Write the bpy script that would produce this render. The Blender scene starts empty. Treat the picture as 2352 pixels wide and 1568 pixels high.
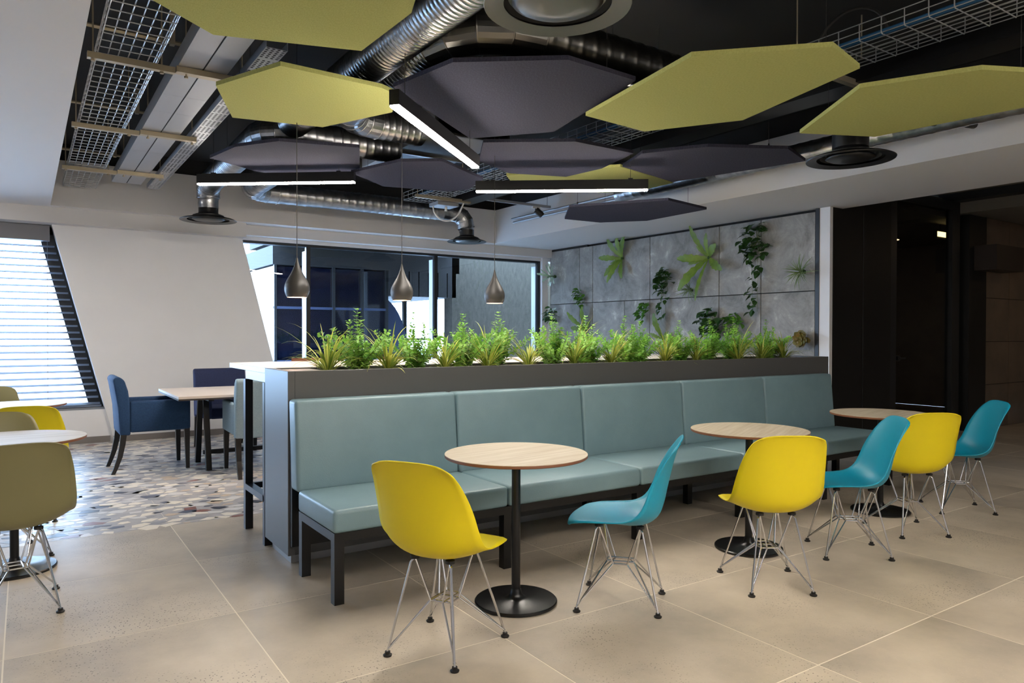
import bpy, bmesh, math, random
from math import sin, cos, pi, radians, sqrt, hypot, atan2
from mathutils import Vector, Matrix
random.seed(7)
SC = bpy.context.scene
COL = SC.collection
R = radians

# ------------------------------------------------------------------ camera
cam = bpy.data.cameras.new('camera')
cam.sensor_fit = 'HORIZONTAL'; cam.sensor_width = 36.0; cam.lens = 36.0 * 1655.4 / 2352.0
cam.clip_start = 0.05; cam.clip_end = 300
camo = bpy.data.objects.new('camera', cam); COL.objects.link(camo)
YAW, PITCH, ROLL = R(55.957), R(-0.617), R(0.12)
_f = Vector((cos(YAW) * cos(PITCH), sin(YAW) * cos(PITCH), sin(PITCH)))
_r = Vector((sin(YAW), -cos(YAW), 0)); _u = _r.cross(_f)
_r2 = _r * cos(ROLL) + _u * sin(ROLL); _u2 = -_r * sin(ROLL) + _u * cos(ROLL)
M = Matrix((_r2, _u2, -_f)).transposed().to_4x4()
M.translation = (0, 0, 1.33)
camo.matrix_world = M
SC.camera = camo

# ------------------------------------------------------------------ world, light, exposure
WORLD_STRENGTH = 9.0
LINE_STRENGTH = 70.0
SC.view_settings.view_transform = 'Standard'
SC.view_settings.look = 'None'
SC.view_settings.gamma = 1.0
SC.view_settings.use_curve_mapping = False
SC.view_settings.exposure = 1.35
w = bpy.data.worlds.new('sky'); SC.world = w; w.use_nodes = True
bg = w.node_tree.nodes['Background']
bg.inputs[0].default_value = (0.56, 0.76, 1.0, 1); bg.inputs[1].default_value = WORLD_STRENGTH
try:
    SC.cycles.max_bounces = 7; SC.cycles.diffuse_bounces = 4; SC.cycles.glossy_bounces = 3
    SC.cycles.transmission_bounces = 6; SC.cycles.transparent_max_bounces = 8
    SC.cycles.sample_clamp_indirect = 6.0; SC.cycles.caustics_reflective = False; SC.cycles.caustics_refractive = False
except Exception:
    pass

# ------------------------------------------------------------------ materials
def srgb(r, g, b):
    def f(c):
        c /= 255.0
        return c / 12.92 if c <= 0.04045 else ((c + 0.055) / 1.055) ** 2.4
    return (f(r), f(g), f(b), 1)
MATS = {}
def mat(name, col, rough=0.5, metal=0.0, spec=0.5, emit=None, estr=0.0, trans=0.0, coat=0.0):
    m = bpy.data.materials.new(name); m.use_nodes = True
    b = m.node_tree.nodes['Principled BSDF']
    b.inputs['Base Color'].default_value = col; b.inputs['Roughness'].default_value = rough
    b.inputs['Metallic'].default_value = metal
    b.inputs['Specular IOR Level'].default_value = spec
    if emit: b.inputs['Emission Color'].default_value = emit; b.inputs['Emission Strength'].default_value = estr
    if trans: b.inputs['Transmission Weight'].default_value = trans
    if coat: b.inputs['Coat Weight'].default_value = coat
    MATS[name] = m
    return m
def nodes(m): return m.node_tree.nodes, m.node_tree.links, m.node_tree.nodes['Principled BSDF']
def noisy(m, stops, scale=(1, 1, 1), nscale=5.0, detail=6.0, rough=0.6, bump=0.0, bscale=None, rnd=0.0, coords='Object', distort=0.0):
    """colour ramp over a noise field, optional per-object brightness and fine relief"""
    n, l, b = nodes(m)
    tc = n.new('ShaderNodeTexCoord'); mp = n.new('ShaderNodeMapping'); mp.inputs['Scale'].default_value = scale
    l.new(tc.outputs[coords], mp.inputs[0])
    vec = mp.outputs[0]
    if rnd:
        oi = n.new('ShaderNodeObjectInfo'); ad = n.new('ShaderNodeVectorMath'); ad.operation = 'MULTIPLY_ADD'
        cb = n.new('ShaderNodeCombineXYZ')
        for i in range(3): l.new(oi.outputs['Random'], cb.inputs[i])
        ad.inputs[1].default_value = (37, 53, 11)
        l.new(cb.outputs[0], ad.inputs[0]); l.new(vec, ad.inputs[2]); vec = ad.outputs[0]
    ns = n.new('ShaderNodeTexNoise'); ns.inputs['Scale'].default_value = nscale; ns.inputs['Detail'].default_value = detail
    ns.inputs['Roughness'].default_value = rough; ns.inputs['Distortion'].default_value = distort
    l.new(vec, ns.inputs['Vector'])
    cr = n.new('ShaderNodeValToRGB')
    while len(cr.color_ramp.elements) < len(stops): cr.color_ramp.elements.new(0.5)
    for e, (p, c) in zip(cr.color_ramp.elements, stops): e.position = p; e.color = c
    l.new(ns.outputs['Fac'], cr.inputs[0])
    out = cr.outputs[0]
    if rnd:
        mr = n.new('ShaderNodeMapRange'); mr.inputs[3].default_value = 1 - rnd; mr.inputs[4].default_value = 1 + rnd
        l.new(oi.outputs['Random'], mr.inputs[0])
        hs = n.new('ShaderNodeHueSaturation'); l.new(mr.outputs[0], hs.inputs['Value']); l.new(out, hs.inputs['Color']); out = hs.outputs[0]
    l.new(out, b.inputs['Base Color'])
    if bump:
        bn = n.new('ShaderNodeTexNoise'); bn.inputs['Scale'].default_value = bscale or nscale * 6; bn.inputs['Detail'].default_value = 4
        l.new(vec, bn.inputs['Vector'])
        bp = n.new('ShaderNodeBump'); bp.inputs['Strength'].default_value = bump; bp.inputs['Distance'].default_value = 0.01
        l.new(bn.outputs['Fac'], bp.inputs['Height']); l.new(bp.outputs[0], b.inputs['Normal'])
    return vec, out

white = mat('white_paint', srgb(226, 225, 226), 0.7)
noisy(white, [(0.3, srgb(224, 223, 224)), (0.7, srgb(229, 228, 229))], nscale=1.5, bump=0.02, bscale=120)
warmwhite = mat('warm_paint', srgb(196, 190, 184), 0.75)
blackpaint = mat('black_paint', srgb(14, 14, 15), 0.75)
blackwall = mat('black_laminate', srgb(11, 11, 12), 0.5)
greyceil = mat('grey_ceiling', srgb(120, 116, 110), 0.8)
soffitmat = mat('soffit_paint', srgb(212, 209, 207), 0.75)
grout = mat('grout', srgb(226, 216, 198), 0.8)
tile = mat('concrete_tile', srgb(160, 150, 138), 0.42)
vec, out = noisy(tile, [(0.25, srgb(152, 143, 131)), (0.5, srgb(183, 171, 154)), (0.75, srgb(204, 191, 173))], nscale=1.6, detail=9, rough=0.62, rnd=0.07, bump=0.04, bscale=90)
def specks(m, vec, out, col, scale, thr, soft=0.03, mask=1.3):
    """small dark or pale flecks gathered in patches"""
    n, l, b = nodes(m)
    vo = n.new('ShaderNodeTexVoronoi'); vo.inputs['Scale'].default_value = scale; l.new(vec, vo.inputs['Vector'])
    r1 = n.new('ShaderNodeMapRange'); r1.inputs[1].default_value = thr; r1.inputs[2].default_value = thr + soft
    r1.inputs[3].default_value = 1; r1.inputs[4].default_value = 0; l.new(vo.outputs['Distance'], r1.inputs[0])
    nz = n.new('ShaderNodeTexNoise'); nz.inputs['Scale'].default_value = mask; nz.inputs['Detail'].default_value = 3; l.new(vec, nz.inputs['Vector'])
    r2 = n.new('ShaderNodeMapRange'); r2.inputs[1].default_value = 0.48; r2.inputs[2].default_value = 0.68; l.new(nz.outputs['Fac'], r2.inputs[0])
    mu = n.new('ShaderNodeMath'); mu.operation = 'MULTIPLY'; l.new(r1.outputs[0], mu.inputs[0]); l.new(r2.outputs[0], mu.inputs[1])
    mx = n.new('ShaderNodeMix'); mx.data_type = 'RGBA'; l.new(mu.outputs[0], mx.inputs['Factor']); l.new(out, mx.inputs['A']); mx.inputs['B'].default_value = col
    l.new(mx.outputs['Result'], b.inputs['Base Color'])
    return mx.outputs['Result']
o2 = specks(tile, vec, out, srgb(84, 76, 68), 70, 0.20, mask=1.7)
specks(tile, vec, o2, srgb(205, 196, 182), 60, 0.10, mask=1.1)
terr = mat('terrazzo_ground', srgb(168, 165, 165), 0.38)
noisy(terr, [(0.3, srgb(156, 153, 153)), (0.7, srgb(178, 174, 172))], nscale=14, rnd=0.02)
CHIPS = [mat('chip_' + k, srgb(*c), 0.36) for k, c in (('cream', (232, 222, 205)), ('pale', (208, 204, 200)), ('grey', (142, 142, 146)),
         ('slate', (88, 92, 106)), ('dark', (62, 64, 74)), ('red', (134, 92, 84)), ('tan', (196, 176, 152)))]
conc = mat('concrete_panel', srgb(120, 120, 118), 0.75)
noisy(conc, [(0.30, srgb(104, 103, 101)), (0.46, srgb(138, 136, 132)), (0.58, srgb(156, 153, 148)), (0.70, srgb(208, 205, 198))], nscale=3.0, detail=12, rough=0.74, rnd=0.05, bump=0.2, bscale=26, distort=0.5)
roughconc = mat('exterior_concrete', srgb(150, 148, 142), 0.9)
noisy(roughconc, [(0.3, srgb(60, 56, 48)), (0.7, srgb(96, 90, 78))], scale=(3, 1, 1), nscale=6, detail=10, rough=0.8, bump=0.3, bscale=60)
walltile = mat('brown_tile', srgb(112, 98, 84), 0.4)
noisy(walltile, [(0.3, srgb(98, 86, 74)), (0.7, srgb(124, 108, 92))], nscale=2, rnd=0.05)
leather = mat('teal_vinyl', srgb(118, 145, 152), 0.42)
noisy(leather, [(0.3, srgb(114, 141, 150)), (0.7, srgb(123, 150, 159))], nscale=4, bump=0.10, bscale=160)
planterm = mat('planter_laminate', srgb(84, 84, 84), 0.40)
plinthm = mat('plinth_metal', srgb(150, 150, 152), 0.4, 0.6)
blackmetal = mat('black_metal', srgb(24, 24, 25), 0.38, 0.3)
blackgloss = mat('black_base', srgb(18, 18, 19), 0.28, 0.2)
soilm = mat('soil', srgb(46, 34, 26), 0.95)
noisy(soilm, [(0.3, srgb(26, 19, 15)), (0.7, srgb(70, 52, 38))], nscale=60, bump=0.6, bscale=120)
def woodmat(name, a, b_, c):
    m = mat(name, a, 0.55)
    noisy(m, [(0.3, b_), (0.55, a), (0.75, c)], scale=(1.2, 26, 26), nscale=2.2, detail=8, rough=0.6, bump=0.03)
    return m
oak = woodmat('oak_veneer', srgb(188, 177, 158), srgb(172, 157, 134), srgb(202, 193, 176))
oakpale = woodmat('pale_oak_veneer', srgb(196, 186, 170), srgb(176, 164, 146), srgb(212, 204, 190))
oakedge = mat('wood_edge', srgb(120, 76, 52), 0.5)
laminate = mat('white_laminate', srgb(228, 222, 214), 0.35)
tablelam = mat('table_laminate', srgb(206, 192, 180), 0.4)
tabledge = mat('dark_edge', srgb(50, 42, 38), 0.5)
yellow = mat('yellow_plastic', srgb(220, 200, 6), 0.46)
cyan = mat('turquoise_plastic', srgb(0, 142, 172), 0.44)
olive = mat('olive_plastic', srgb(130, 124, 86), 0.42)
chrome = mat('chrome', srgb(206, 206, 208), 0.2, 1.0)
rubber = mat('black_rubber', srgb(20, 18, 17), 0.6)
navy = mat('navy_felt', srgb(30, 60, 96), 0.9)
noisy(navy, [(0.3, srgb(26, 54, 88)), (0.7, srgb(36, 68, 106))], nscale=120, bump=0.2, bscale=300)
navy2 = mat('indigo_felt', srgb(36, 44, 78), 0.9)
noisy(navy2, [(0.3, srgb(32, 40, 72)), (0.7, srgb(40, 50, 86))], nscale=120, bump=0.2, bscale=300)
paleblue = mat('pale_blue_felt', srgb(136, 158, 170), 0.9)
noisy(paleblue, [(0.3, srgb(128, 150, 162)), (0.7, srgb(146, 168, 180))], nscale=120, bump=0.2, bscale=300)
blackwood = mat('black_wood', srgb(26, 22, 20), 0.4)
lime = mat('lime_felt', srgb(186, 186, 104), 0.95, spec=0.1)
noisy(lime, [(0.3, srgb(163, 163, 97)), (0.7, srgb(181, 181, 113))], scale=(3, 1, 1), nscale=60, detail=5)
grey_felt = mat('charcoal_felt', srgb(78, 78, 90), 0.95, spec=0.1)
noisy(grey_felt, [(0.3, srgb(48, 48, 60)), (0.55, srgb(60, 60, 73)), (0.8, srgb(90, 90, 102))], scale=(3, 1, 1), nscale=60, detail=6, rough=0.7)
galv = mat('galvanised_steel', srgb(172, 174, 176), 0.30, 1.0)
noisy(galv, [(0.3, srgb(140, 142, 146)), (0.7, srgb(196, 197, 198))], nscale=9, detail=3)
galvdull = mat('dull_galvanised', srgb(168, 170, 174), 0.5, 0.75)
galvd = mat('dark_galvanised', srgb(120, 118, 112), 0.28, 1.0)
wirem = mat('zinc_wire', srgb(186, 188, 190), 0.4, 0.7)
strutm = mat('strut_steel', srgb(176, 164, 140), 0.45, 0.7)
satin = mat('satin_diffuser', srgb(120, 116, 110), 0.4, 0.8)
diffblack = mat('black_diffuser', srgb(20, 20, 21), 0.35)
lamp = mat('lamp_white', srgb(255, 250, 244), 0.5, emit=srgb(255, 245, 232), estr=LINE_STRENGTH)
bulb = mat('bulb_glow', srgb(255, 240, 220), 0.5, emit=srgb(255, 196, 140), estr=60.0)
doorlamp = mat('door_lamp', srgb(255, 240, 190), 0.5, emit=srgb(255, 226, 150), estr=2.6)
pendantm = mat('grey_pendant', srgb(44, 42, 41), 0.45)
pendantin = mat('white_pendant_inside', srgb(240, 226, 210), 0.5)
cablem = mat('dark_cable', srgb(46, 44, 42), 0.6)
whitecable = mat('white_conduit', srgb(220, 220, 218), 0.5)
bluecable = mat('blue_cable', srgb(36, 92, 138), 0.5)
framem = mat('dark_window_frame', srgb(40, 42, 44), 0.4, 0.3)
finm = mat('white_fin', srgb(214, 220, 224), 0.5)
slatm = mat('aluminium_slat', srgb(104, 116, 134), 0.5, 0.1)
blindbox = mat('grey_blind_box', srgb(110, 110, 114), 0.5)
skirt = mat('grey_skirting', srgb(122, 116, 112), 0.5)
bluewing = mat('blue_glazing', srgb(9, 14, 30), 0.06, 0.0, 0.7)
bluearch = mat('blue_grey_render', srgb(52, 64, 92), 0.6)
timber = mat('dark_timber', srgb(22, 20, 20), 0.7)
glass = mat('clear_glass', (0.86, 0.92, 1.0, 1), 0.0)
def glassify(m, tint, refl):
    n, l, b = nodes(m); o = n['Material Output']
    tr = n.new('ShaderNodeBsdfTransparent'); tr.inputs[0].default_value = tint
    gl = n.new('ShaderNodeBsdfGlossy'); gl.inputs['Roughness'].default_value = 0.0
    lw = n.new('ShaderNodeFresnel'); lw.inputs[0].default_value = refl
    ge = n.new('ShaderNodeNewGeometry'); su = n.new('ShaderNodeMath'); su.operation = 'SUBTRACT'; su.inputs[0].default_value = 1.0; l.new(ge.outputs['Backfacing'], su.inputs[1])
    mu = n.new('ShaderNodeMath'); mu.operation = 'MULTIPLY'; l.new(lw.outputs[0], mu.inputs[0]); l.new(su.outputs[0], mu.inputs[1])   # one reflection per pane, at its entry face
    mx = n.new('ShaderNodeMixShader'); l.new(mu.outputs[0], mx.inputs[0]); l.new(tr.outputs[0], mx.inputs[1]); l.new(gl.outputs[0], mx.inputs[2])
    l.new(mx.outputs[0], o.inputs[0])
glassify(glass, (0.88, 0.93, 0.985, 1), 1.5)
darkglass = mat('smoked_glass', (0.2, 0.2, 0.2, 1), 0.0)
glassify(darkglass, (0.66, 0.66, 0.65, 1), 1.5)
def leafmat(name, a, b_, trans=0.35):
    m = mat(name, a, 0.45)
    noisy(m, [(0.3, a), (0.7, b_)], nscale=7, rnd=0.10)
    n, l, b = nodes(m); o = n['Material Output']
    src = b.inputs['Base Color'].links[0].from_socket
    tl = n.new('ShaderNodeBsdfTranslucent'); l.new(src, tl.inputs[0])
    mx = n.new('ShaderNodeMixShader'); mx.inputs[0].default_value = trans
    l.new(b.outputs[0], mx.inputs[1]); l.new(tl.outputs[0], mx.inputs[2]); l.new(mx.outputs[0], o.inputs[0])
    return m
leafbush = leafmat('bush_leaf', srgb(96, 160, 54), srgb(168, 212, 96))
leafgrass = leafmat('grass_blade', srgb(132, 150, 44), srgb(212, 210, 108))
leafgrass2 = leafmat('grass_blade_green', srgb(84, 116, 42), srgb(150, 166, 70))
leaffern = leafmat('fern_frond', srgb(88, 116, 32), srgb(128, 152, 52), 0.25)
leafdark = leafmat('dark_leaf', srgb(36, 66, 30), srgb(58, 96, 40), 0.2)
leafmid = leafmat('mid_leaf', srgb(62, 112, 36), srgb(98, 150, 52), 0.25)
leafair = leafmat('air_plant_leaf', srgb(84, 104, 60), srgb(126, 146, 86), 0.2)
leafstag = leafmat('staghorn_leaf', srgb(120, 142, 110), srgb(156, 176, 140), 0.2)
leafbrown = leafmat('brown_moss', srgb(120, 92, 34), srgb(86, 92, 34), 0.1)
stemm = mat('green_stem', srgb(96, 112, 60), 0.6)

# ------------------------------------------------------------------ helpers
def props(o, label=None, cat=None, group=None, kind=None):
    if label: o['label'] = label
    if cat: o['category'] = cat
    if group: o['group'] = group
    if kind: o['kind'] = kind
    return o
def thing(name, label, cat, loc=(0, 0, 0), rotz=0.0, group=None):
    o = bpy.data.objects.new(name, None); COL.objects.link(o)
    o.location = loc; o.rotation_euler = (0, 0, rotz); o.empty_display_size = 0.1
    return props(o, label, cat, group)
class MB:
    """collects faces, then links them as one mesh object"""
    def __init__(s): s.v = []; s.f = []; s.m = []
    def add(s, v, f, mi=0):
        k = len(s.v); s.v += [tuple(p) for p in v]; s.f += [tuple(i + k for i in q) for q in f]; s.m += [mi] * len(f); return s
    def box(s, lo, hi, mi=0):
        (a, b, c), (d, e, g) = lo, hi
        return s.add([(a, b, c), (d, b, c), (d, e, c), (a, e, c), (a, b, g), (d, b, g), (d, e, g), (a, e, g)],
                     [(0, 3, 2, 1), (4, 5, 6, 7), (0, 1, 5, 4), (1, 2, 6, 5), (2, 3, 7, 6), (3, 0, 4, 7)], mi)
    def prism(s, poly, z0, z1, mi=0):
        a = sum(poly[i][0] * poly[(i + 1) % len(poly)][1] - poly[(i + 1) % len(poly)][0] * poly[i][1] for i in range(len(poly)))
        if a < 0: poly = poly[::-1]
        n = len(poly)
        v = [(x, y, z0) for x, y in poly] + [(x, y, z1) for x, y in poly]
        f = [tuple(range(n))[::-1], tuple(range(n, 2 * n))] + [(i, (i + 1) % n, n + (i + 1) % n, n + i) for i in range(n)]
        return s.add(v, f, mi)
    def prism_y(s, poly, y0, y1, mi=0):
        """poly of (x, z), extruded in y"""
        a = sum(poly[i][0] * poly[(i + 1) % len(poly)][1] - poly[(i + 1) % len(poly)][0] * poly[i][1] for i in range(len(poly)))
        if a < 0: poly = poly[::-1]
        n = len(poly)
        v = [(x, y0, z) for x, z in poly] + [(x, y1, z) for x, z in poly]
        f = [tuple(range(n)), tuple(range(n, 2 * n))[::-1]] + [((i + 1) % n, i, n + i, n + (i + 1) % n) for i in range(n)]
        return s.add(v, f, mi)
    def lathe(s, prof, n=24, c=(0, 0, 0), mi=0):
        """prof of (r, z) from bottom outside upward; closed where r is 0"""
        v, f, rows = [], [], []
        for r, z in prof:
            if r < 1e-6: rows.append([len(v)]); v.append((c[0], c[1], c[2] + z))
            else:
                rows.append(list(range(len(v), len(v) + n)))
                v += [(c[0] + r * cos(2 * pi * i / n), c[1] + r * sin(2 * pi * i / n), c[2] + z) for i in range(n)]
        for a, b in zip(rows, rows[1:]):
            for i in range(n):
                j = (i + 1) % n
                if len(a) == 1 and len(b) == 1: continue
                if len(a) == 1: f.append((a[0], b[j], b[i])[::-1] if False else (a[0], b[i], b[j])[::-1])
                elif len(b) == 1: f.append((a[i], a[j], b[0]))
                else: f.append((a[i], a[j], b[j], b[i]))
        return s.add(v, f, mi)
    def tube(s, pts, r, n=8, cap=True, mi=0, ring=None):
        """tube along pts; r a number or a list, or ring(k, i) giving the radius"""
        pts = [Vector(p) for p in pts]
        m = len(pts); rr = r if isinstance(r, (list, tuple)) else [r] * m
        t = [(pts[min(i + 1, m - 1)] - pts[max(i - 1, 0)]).normalized() for i in range(m)]
        a = Vector((0, 0, 1)) if abs(t[0].z) < 0.9 else Vector((1, 0, 0))
        u = (a - t[0] * a.dot(t[0])).normalized()
        v = []
        for k in range(m):
            u = (u - t[k] * u.dot(t[k])).normalized(); w_ = t[k].cross(u)
            for i in range(n):
                q = rr[k] if ring is None else ring(k, i)
                v.append(pts[k] + (u * cos(2 * pi * i / n) + w_ * sin(2 * pi * i / n)) * q)
        f = [(k * n + i, k * n + (i + 1) % n, (k + 1) * n + (i + 1) % n, (k + 1) * n + i) for k in range(m - 1) for i in range(n)]
        if cap: f += [tuple(range(n))[::-1], tuple(range((m - 1) * n, m * n))]
        return s.add(v, f, mi)
    def bar(s, a, b, w_, h=None, mi=0, up=(0, 0, 1)):
        """square bar from a to b"""
        a, b = Vector(a), Vector(b); h = h or w_; t = (b - a).normalized()
        up = Vector(up)
        if abs(t.dot(up)) > 0.95: up = Vector((0, 1, 0))
        x = t.cross(up).normalized(); y = x.cross(t)
        v = [p + x * sx * w_ / 2 + y * sy * h / 2 for p in (a, b) for sx, sy in ((-1, -1), (1, -1), (1, 1), (-1, 1))]
        return s.add(v, [(0, 1, 2, 3)[::-1], (4, 5, 6, 7)[::1], (0, 1, 5, 4), (1, 2, 6, 5), (2, 3, 7, 6), (3, 0, 4, 7)], mi)
    def build(s, name, m, parent=None, smooth=False, world=False, bevel=0.0, seg=2, kind=None, fixn=False):
        me = bpy.data.meshes.new(name)
        vs = s.v
        if world and parent is not None:
            L = parent.location; vs = [(p[0] - L[0], p[1] - L[1], p[2] - L[2]) for p in vs]
        me.from_pydata([tuple(p) for p in vs], [], s.f)
        ms = m if isinstance(m, (list, tuple)) else [m]
        for q in ms: me.materials.append(q)
        if len(ms) > 1:
            for p, k in zip(me.polygons, s.m): p.material_index = k
        if bevel or fixn:
            bm = bmesh.new(); bm.from_mesh(me)
            if fixn: bmesh.ops.recalc_face_normals(bm, faces=bm.faces)
            if bevel:
                ed = [e for e in bm.edges if len(e.link_faces) == 2 and e.calc_face_angle(0) > 0.5]
                bmesh.ops.bevel(bm, geom=ed, offset=bevel, segments=seg, profile=0.5, affect='EDGES')
            bm.to_mesh(me); bm.free()
        if smooth:
            for p in me.polygons: p.use_smooth = True
            if smooth == 'auto':
                try: me.set_sharp_from_angle(angle=R(40))
                except Exception: pass
        o = bpy.data.objects.new(name, me); COL.objects.link(o)
        if parent is not None: o.parent = parent
        if kind: o['kind'] = kind
        return o
def copy_tree(o, parent=None):
    c = o.copy(); COL.objects.link(c); c.parent = parent
    for ch in list(o.children): copy_tree(ch, c)
    return c
def struct(o, label, cat=None):
    return props(o, label, cat or 'wall', None, 'structure')
def catmull(P, n):
    out = []
    for i in range(len(P) - 1):
        p0 = P[max(i - 1, 0)]; p1 = P[i]; p2 = P[i + 1]; p3 = P[min(i + 2, len(P) - 1)]
        for k in range(n):
            t = k / n
            out.append(tuple(0.5 * ((2 * b) + (c - a) * t + (2 * a - 5 * b + 4 * c - d) * t * t + (3 * b - a - 3 * c + d) * t ** 3) for a, b, c, d in zip(p0, p1, p2, p3)))
    out.append(tuple(P[-1]))
    return out

# ------------------------------------------------------------------ the room shell
S = 2.776                       # underside of the white soffits
FAS = 3.30                      # top of the white fascias
# floor: grout bed, concrete tiles, terrazzo tiles with set chips
bed = MB().box((-4.7, -3.1, -0.12), (14.0, 10.4, -0.0006)).build('floor', grout)
struct(bed, 'large grey concrete tile floor with a terrazzo zone by the windows', 'floor')
PX, PY, X0, Y0 = 0.9063, 0.935, 0.827, 1.70
tile_me = None
for i in range(-6, 14):
    for j in range(-5, 4):
        x, y = X0 + i * PX, Y0 + j * PY
        if tile_me is None:
            t = MB().box((-PX / 2 + .003, -PY / 2 + .003, -0.012), (PX / 2 - .003, PY / 2 - .003, 0)).build('floor_tile', tile, bed)
            tile_me = t.data
        else:
            t = bpy.data.objects.new('floor_tile', tile_me); COL.objects.link(t); t.parent = bed
        t.location = (x + PX / 2, y + PY / 2, 0)
terr_me = None
for i in range(-6, 8):
    for j in range(4, 9):
        x, y = X0 + i * PX, Y0 + j * PY
        if terr_me is None:
            t = MB().box((-PX / 2 + .0015, -PY / 2 + .0015, -0.012), (PX / 2 - .0015, PY / 2 - .0015, 0)).build('terrazzo_tile', terr, bed)
            terr_me = t.data
        else:
            t = bpy.data.objects.new('terrazzo_tile', terr_me); COL.objects.link(t); t.parent = bed
        t.location = (x + PX / 2, y + PY / 2, 0)
rng = random.Random(3)
chips = []
cx_, cy_ = 0.118, 0.102
y = 5.47
row = 0
while y < 10.0:
    x = -2.6 + (row % 2) * 0.06
    while x < 7.4:
        a0 = rng.uniform(0, 2 * pi); k = rng.choice((4, 4, 5, 5, 6))
        px, py = x + rng.uniform(-.03, .03), y + rng.uniform(-.024, .024)
        s_ = rng.choice((0.6, .85, 1.05, 1.2, 1.25))
        rot = rng.uniform(-.5, .5); el = rng.uniform(.45, .85)
        poly = []
        for q in range(k):
            an = 2 * pi * (q + rng.uniform(-.28, .28)) / k + a0
            rr = rng.uniform(.052, .076) * s_
            ux, uy = rr * cos(an), rr * sin(an) * el
            poly.append((px + ux * cos(rot) - uy * sin(rot), py + ux * sin(rot) + uy * cos(rot)))
        gx = ((px - X0) % PX); gx = min(gx, PX - gx)
        if rng.random() < 0.95: chips.append((px, py, poly, rng.choices(range(7), (46, 14, 12, 11, 5, 4, 8))[0]))
        x += cx_
    y += cy_; row += 1
vis = [c for c in chips if 0.15 < c[0] < 1.9 and c[1] < 7.6]
vis.sort(key=lambda c: c[0] ** 2 + c[1] ** 2)
single = set(id(c) for c in vis[:300])
rest = MB()
def chip_mesh(mb, poly, mi):
    a = sum(poly[i][0] * poly[(i + 1) % len(poly)][1] - poly[(i + 1) % len(poly)][0] * poly[i][1] for i in range(len(poly)))
    if a < 0: poly = poly[::-1]
    n = len(poly); z1 = 0.0008
    mb.add([(p, q, -.001) for p, q in poly] + [(p, q, z1) for p, q in poly], [tuple(range(n, 2 * n))] + [(i, (i + 1) % n, n + (i + 1) % n, n + i) for i in range(n)], mi)
for c in chips:
    if id(c) in single:
        mb = MB(); chip_mesh(mb, [(p - c[0], q - c[1]) for p, q in c[2]], 0)
        o = mb.build('terrazzo_chip', CHIPS[c[3]], bed); o.location = (c[0], c[1], 0)
    else: chip_mesh(rest, c[2], c[3])
rest.build('terrazzo_chips', CHIPS, bed, kind='stuff')

# back wall: slanted pier, spandrels, window band
def px_left(z): return 0.905 - 0.247 * z          # slanted edges of the pier
def px_right(z): return 3.045 - 0.247 * z
pier = MB().prism_y([(px_left(0), 0), (px_right(0), 0), (px_right(2.62), 2.62), (px_left(2.62), 2.62)], 10.0, 10.4)
pier.box((-4.7, 10.06, 0), (0.92, 10.4, 0.40)); pier.box((2.86, 10.06, 0), (7.9, 10.4, 0.40))
pier.box((-4.7, 10.10, 2.59), (7.9, 10.4, 3.5))
wb = pier.build('wall_back', white); struct(wb, 'white window wall with a slanted pier between two windows')
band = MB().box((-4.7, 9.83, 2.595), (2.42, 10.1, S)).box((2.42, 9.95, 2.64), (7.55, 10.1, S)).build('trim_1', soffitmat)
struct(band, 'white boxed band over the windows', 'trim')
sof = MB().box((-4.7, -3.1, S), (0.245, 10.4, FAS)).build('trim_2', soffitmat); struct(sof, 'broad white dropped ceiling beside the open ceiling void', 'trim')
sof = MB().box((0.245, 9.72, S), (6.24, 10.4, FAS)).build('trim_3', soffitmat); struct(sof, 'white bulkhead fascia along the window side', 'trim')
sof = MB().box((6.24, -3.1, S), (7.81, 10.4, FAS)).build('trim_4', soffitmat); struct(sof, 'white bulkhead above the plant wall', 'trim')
ceil = MB().box((-4.7, -3.1, 3.5), (14.0, 10.4, 3.65)).build('ceiling', blackpaint)
up_ = MB().box((-4.7, -3.1, FAS), (0.20, 10.4, 3.5)).box((0.2, 9.76, FAS), (7.81, 10.4, 3.5)).box((6.28, -3.1, FAS), (7.81, 9.76, 3.5)).build('trim_8', blackpaint); struct(up_, 'black strip between the white bulkheads and the slab', 'trim')
struct(ceil, 'black painted concrete slab above the services', 'ceiling')
bb = MB().box((-4.7, 10.045, 0), (0.86, 10.06, 0.075)).prism_y([(px_left(0), 0), (px_right(0), 0), (px_right(.075), .075), (px_left(.075), .075)], 9.985, 10.0).box((3.05, 10.045, 0), (7.55, 10.06, 0.075)).build('baseboard_back', skirt)
struct(bb, 'low grey skirting under the windows', 'baseboard')

# right wall: concrete panels, white return, black wall with glazed door
wr = MB().box((7.60, 4.94, 0), (7.85, 10.06, S)).build('wall_right', blackpaint); struct(wr, 'plant wall clad in large grey concrete panels')
ys = [4.935, 5.675, 6.325, 7.589, 8.867, 9.20, 9.99]
def panel(y0, y1, z0, z1):
    MB().box((7.55, y0 + .005, z0 + .005), (7.60, y1 - .005, z1 - .005)).build('concrete_panel', conc, wr, bevel=.002, seg=1)
for a, b in zip(ys, ys[1:]): panel(a, b, 1.833, 2.745)
ys2 = [4.935, 5.675, 6.325, 7.589, 8.127, 8.867, 9.20, 9.99]
for a, b in zip(ys2, ys2[1:]): panel(a, b, 0.92, 1.833); panel(a, b, 0.01, 0.92)
MB().box((7.55, 9.0, 2.742), (7.6, 10.0, S)).build('edge_channel', framem, wr)
MB().box((7.545, 4.885, 0), (7.60, 4.932, S)).build('edge_channel', framem, wr)
wx = MB().box((7.555, 4.757, 0), (7.61, 4.885, S)).build('trim_5', white); struct(wx, 'narrow white wall end beside the plant wall', 'trim')
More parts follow.
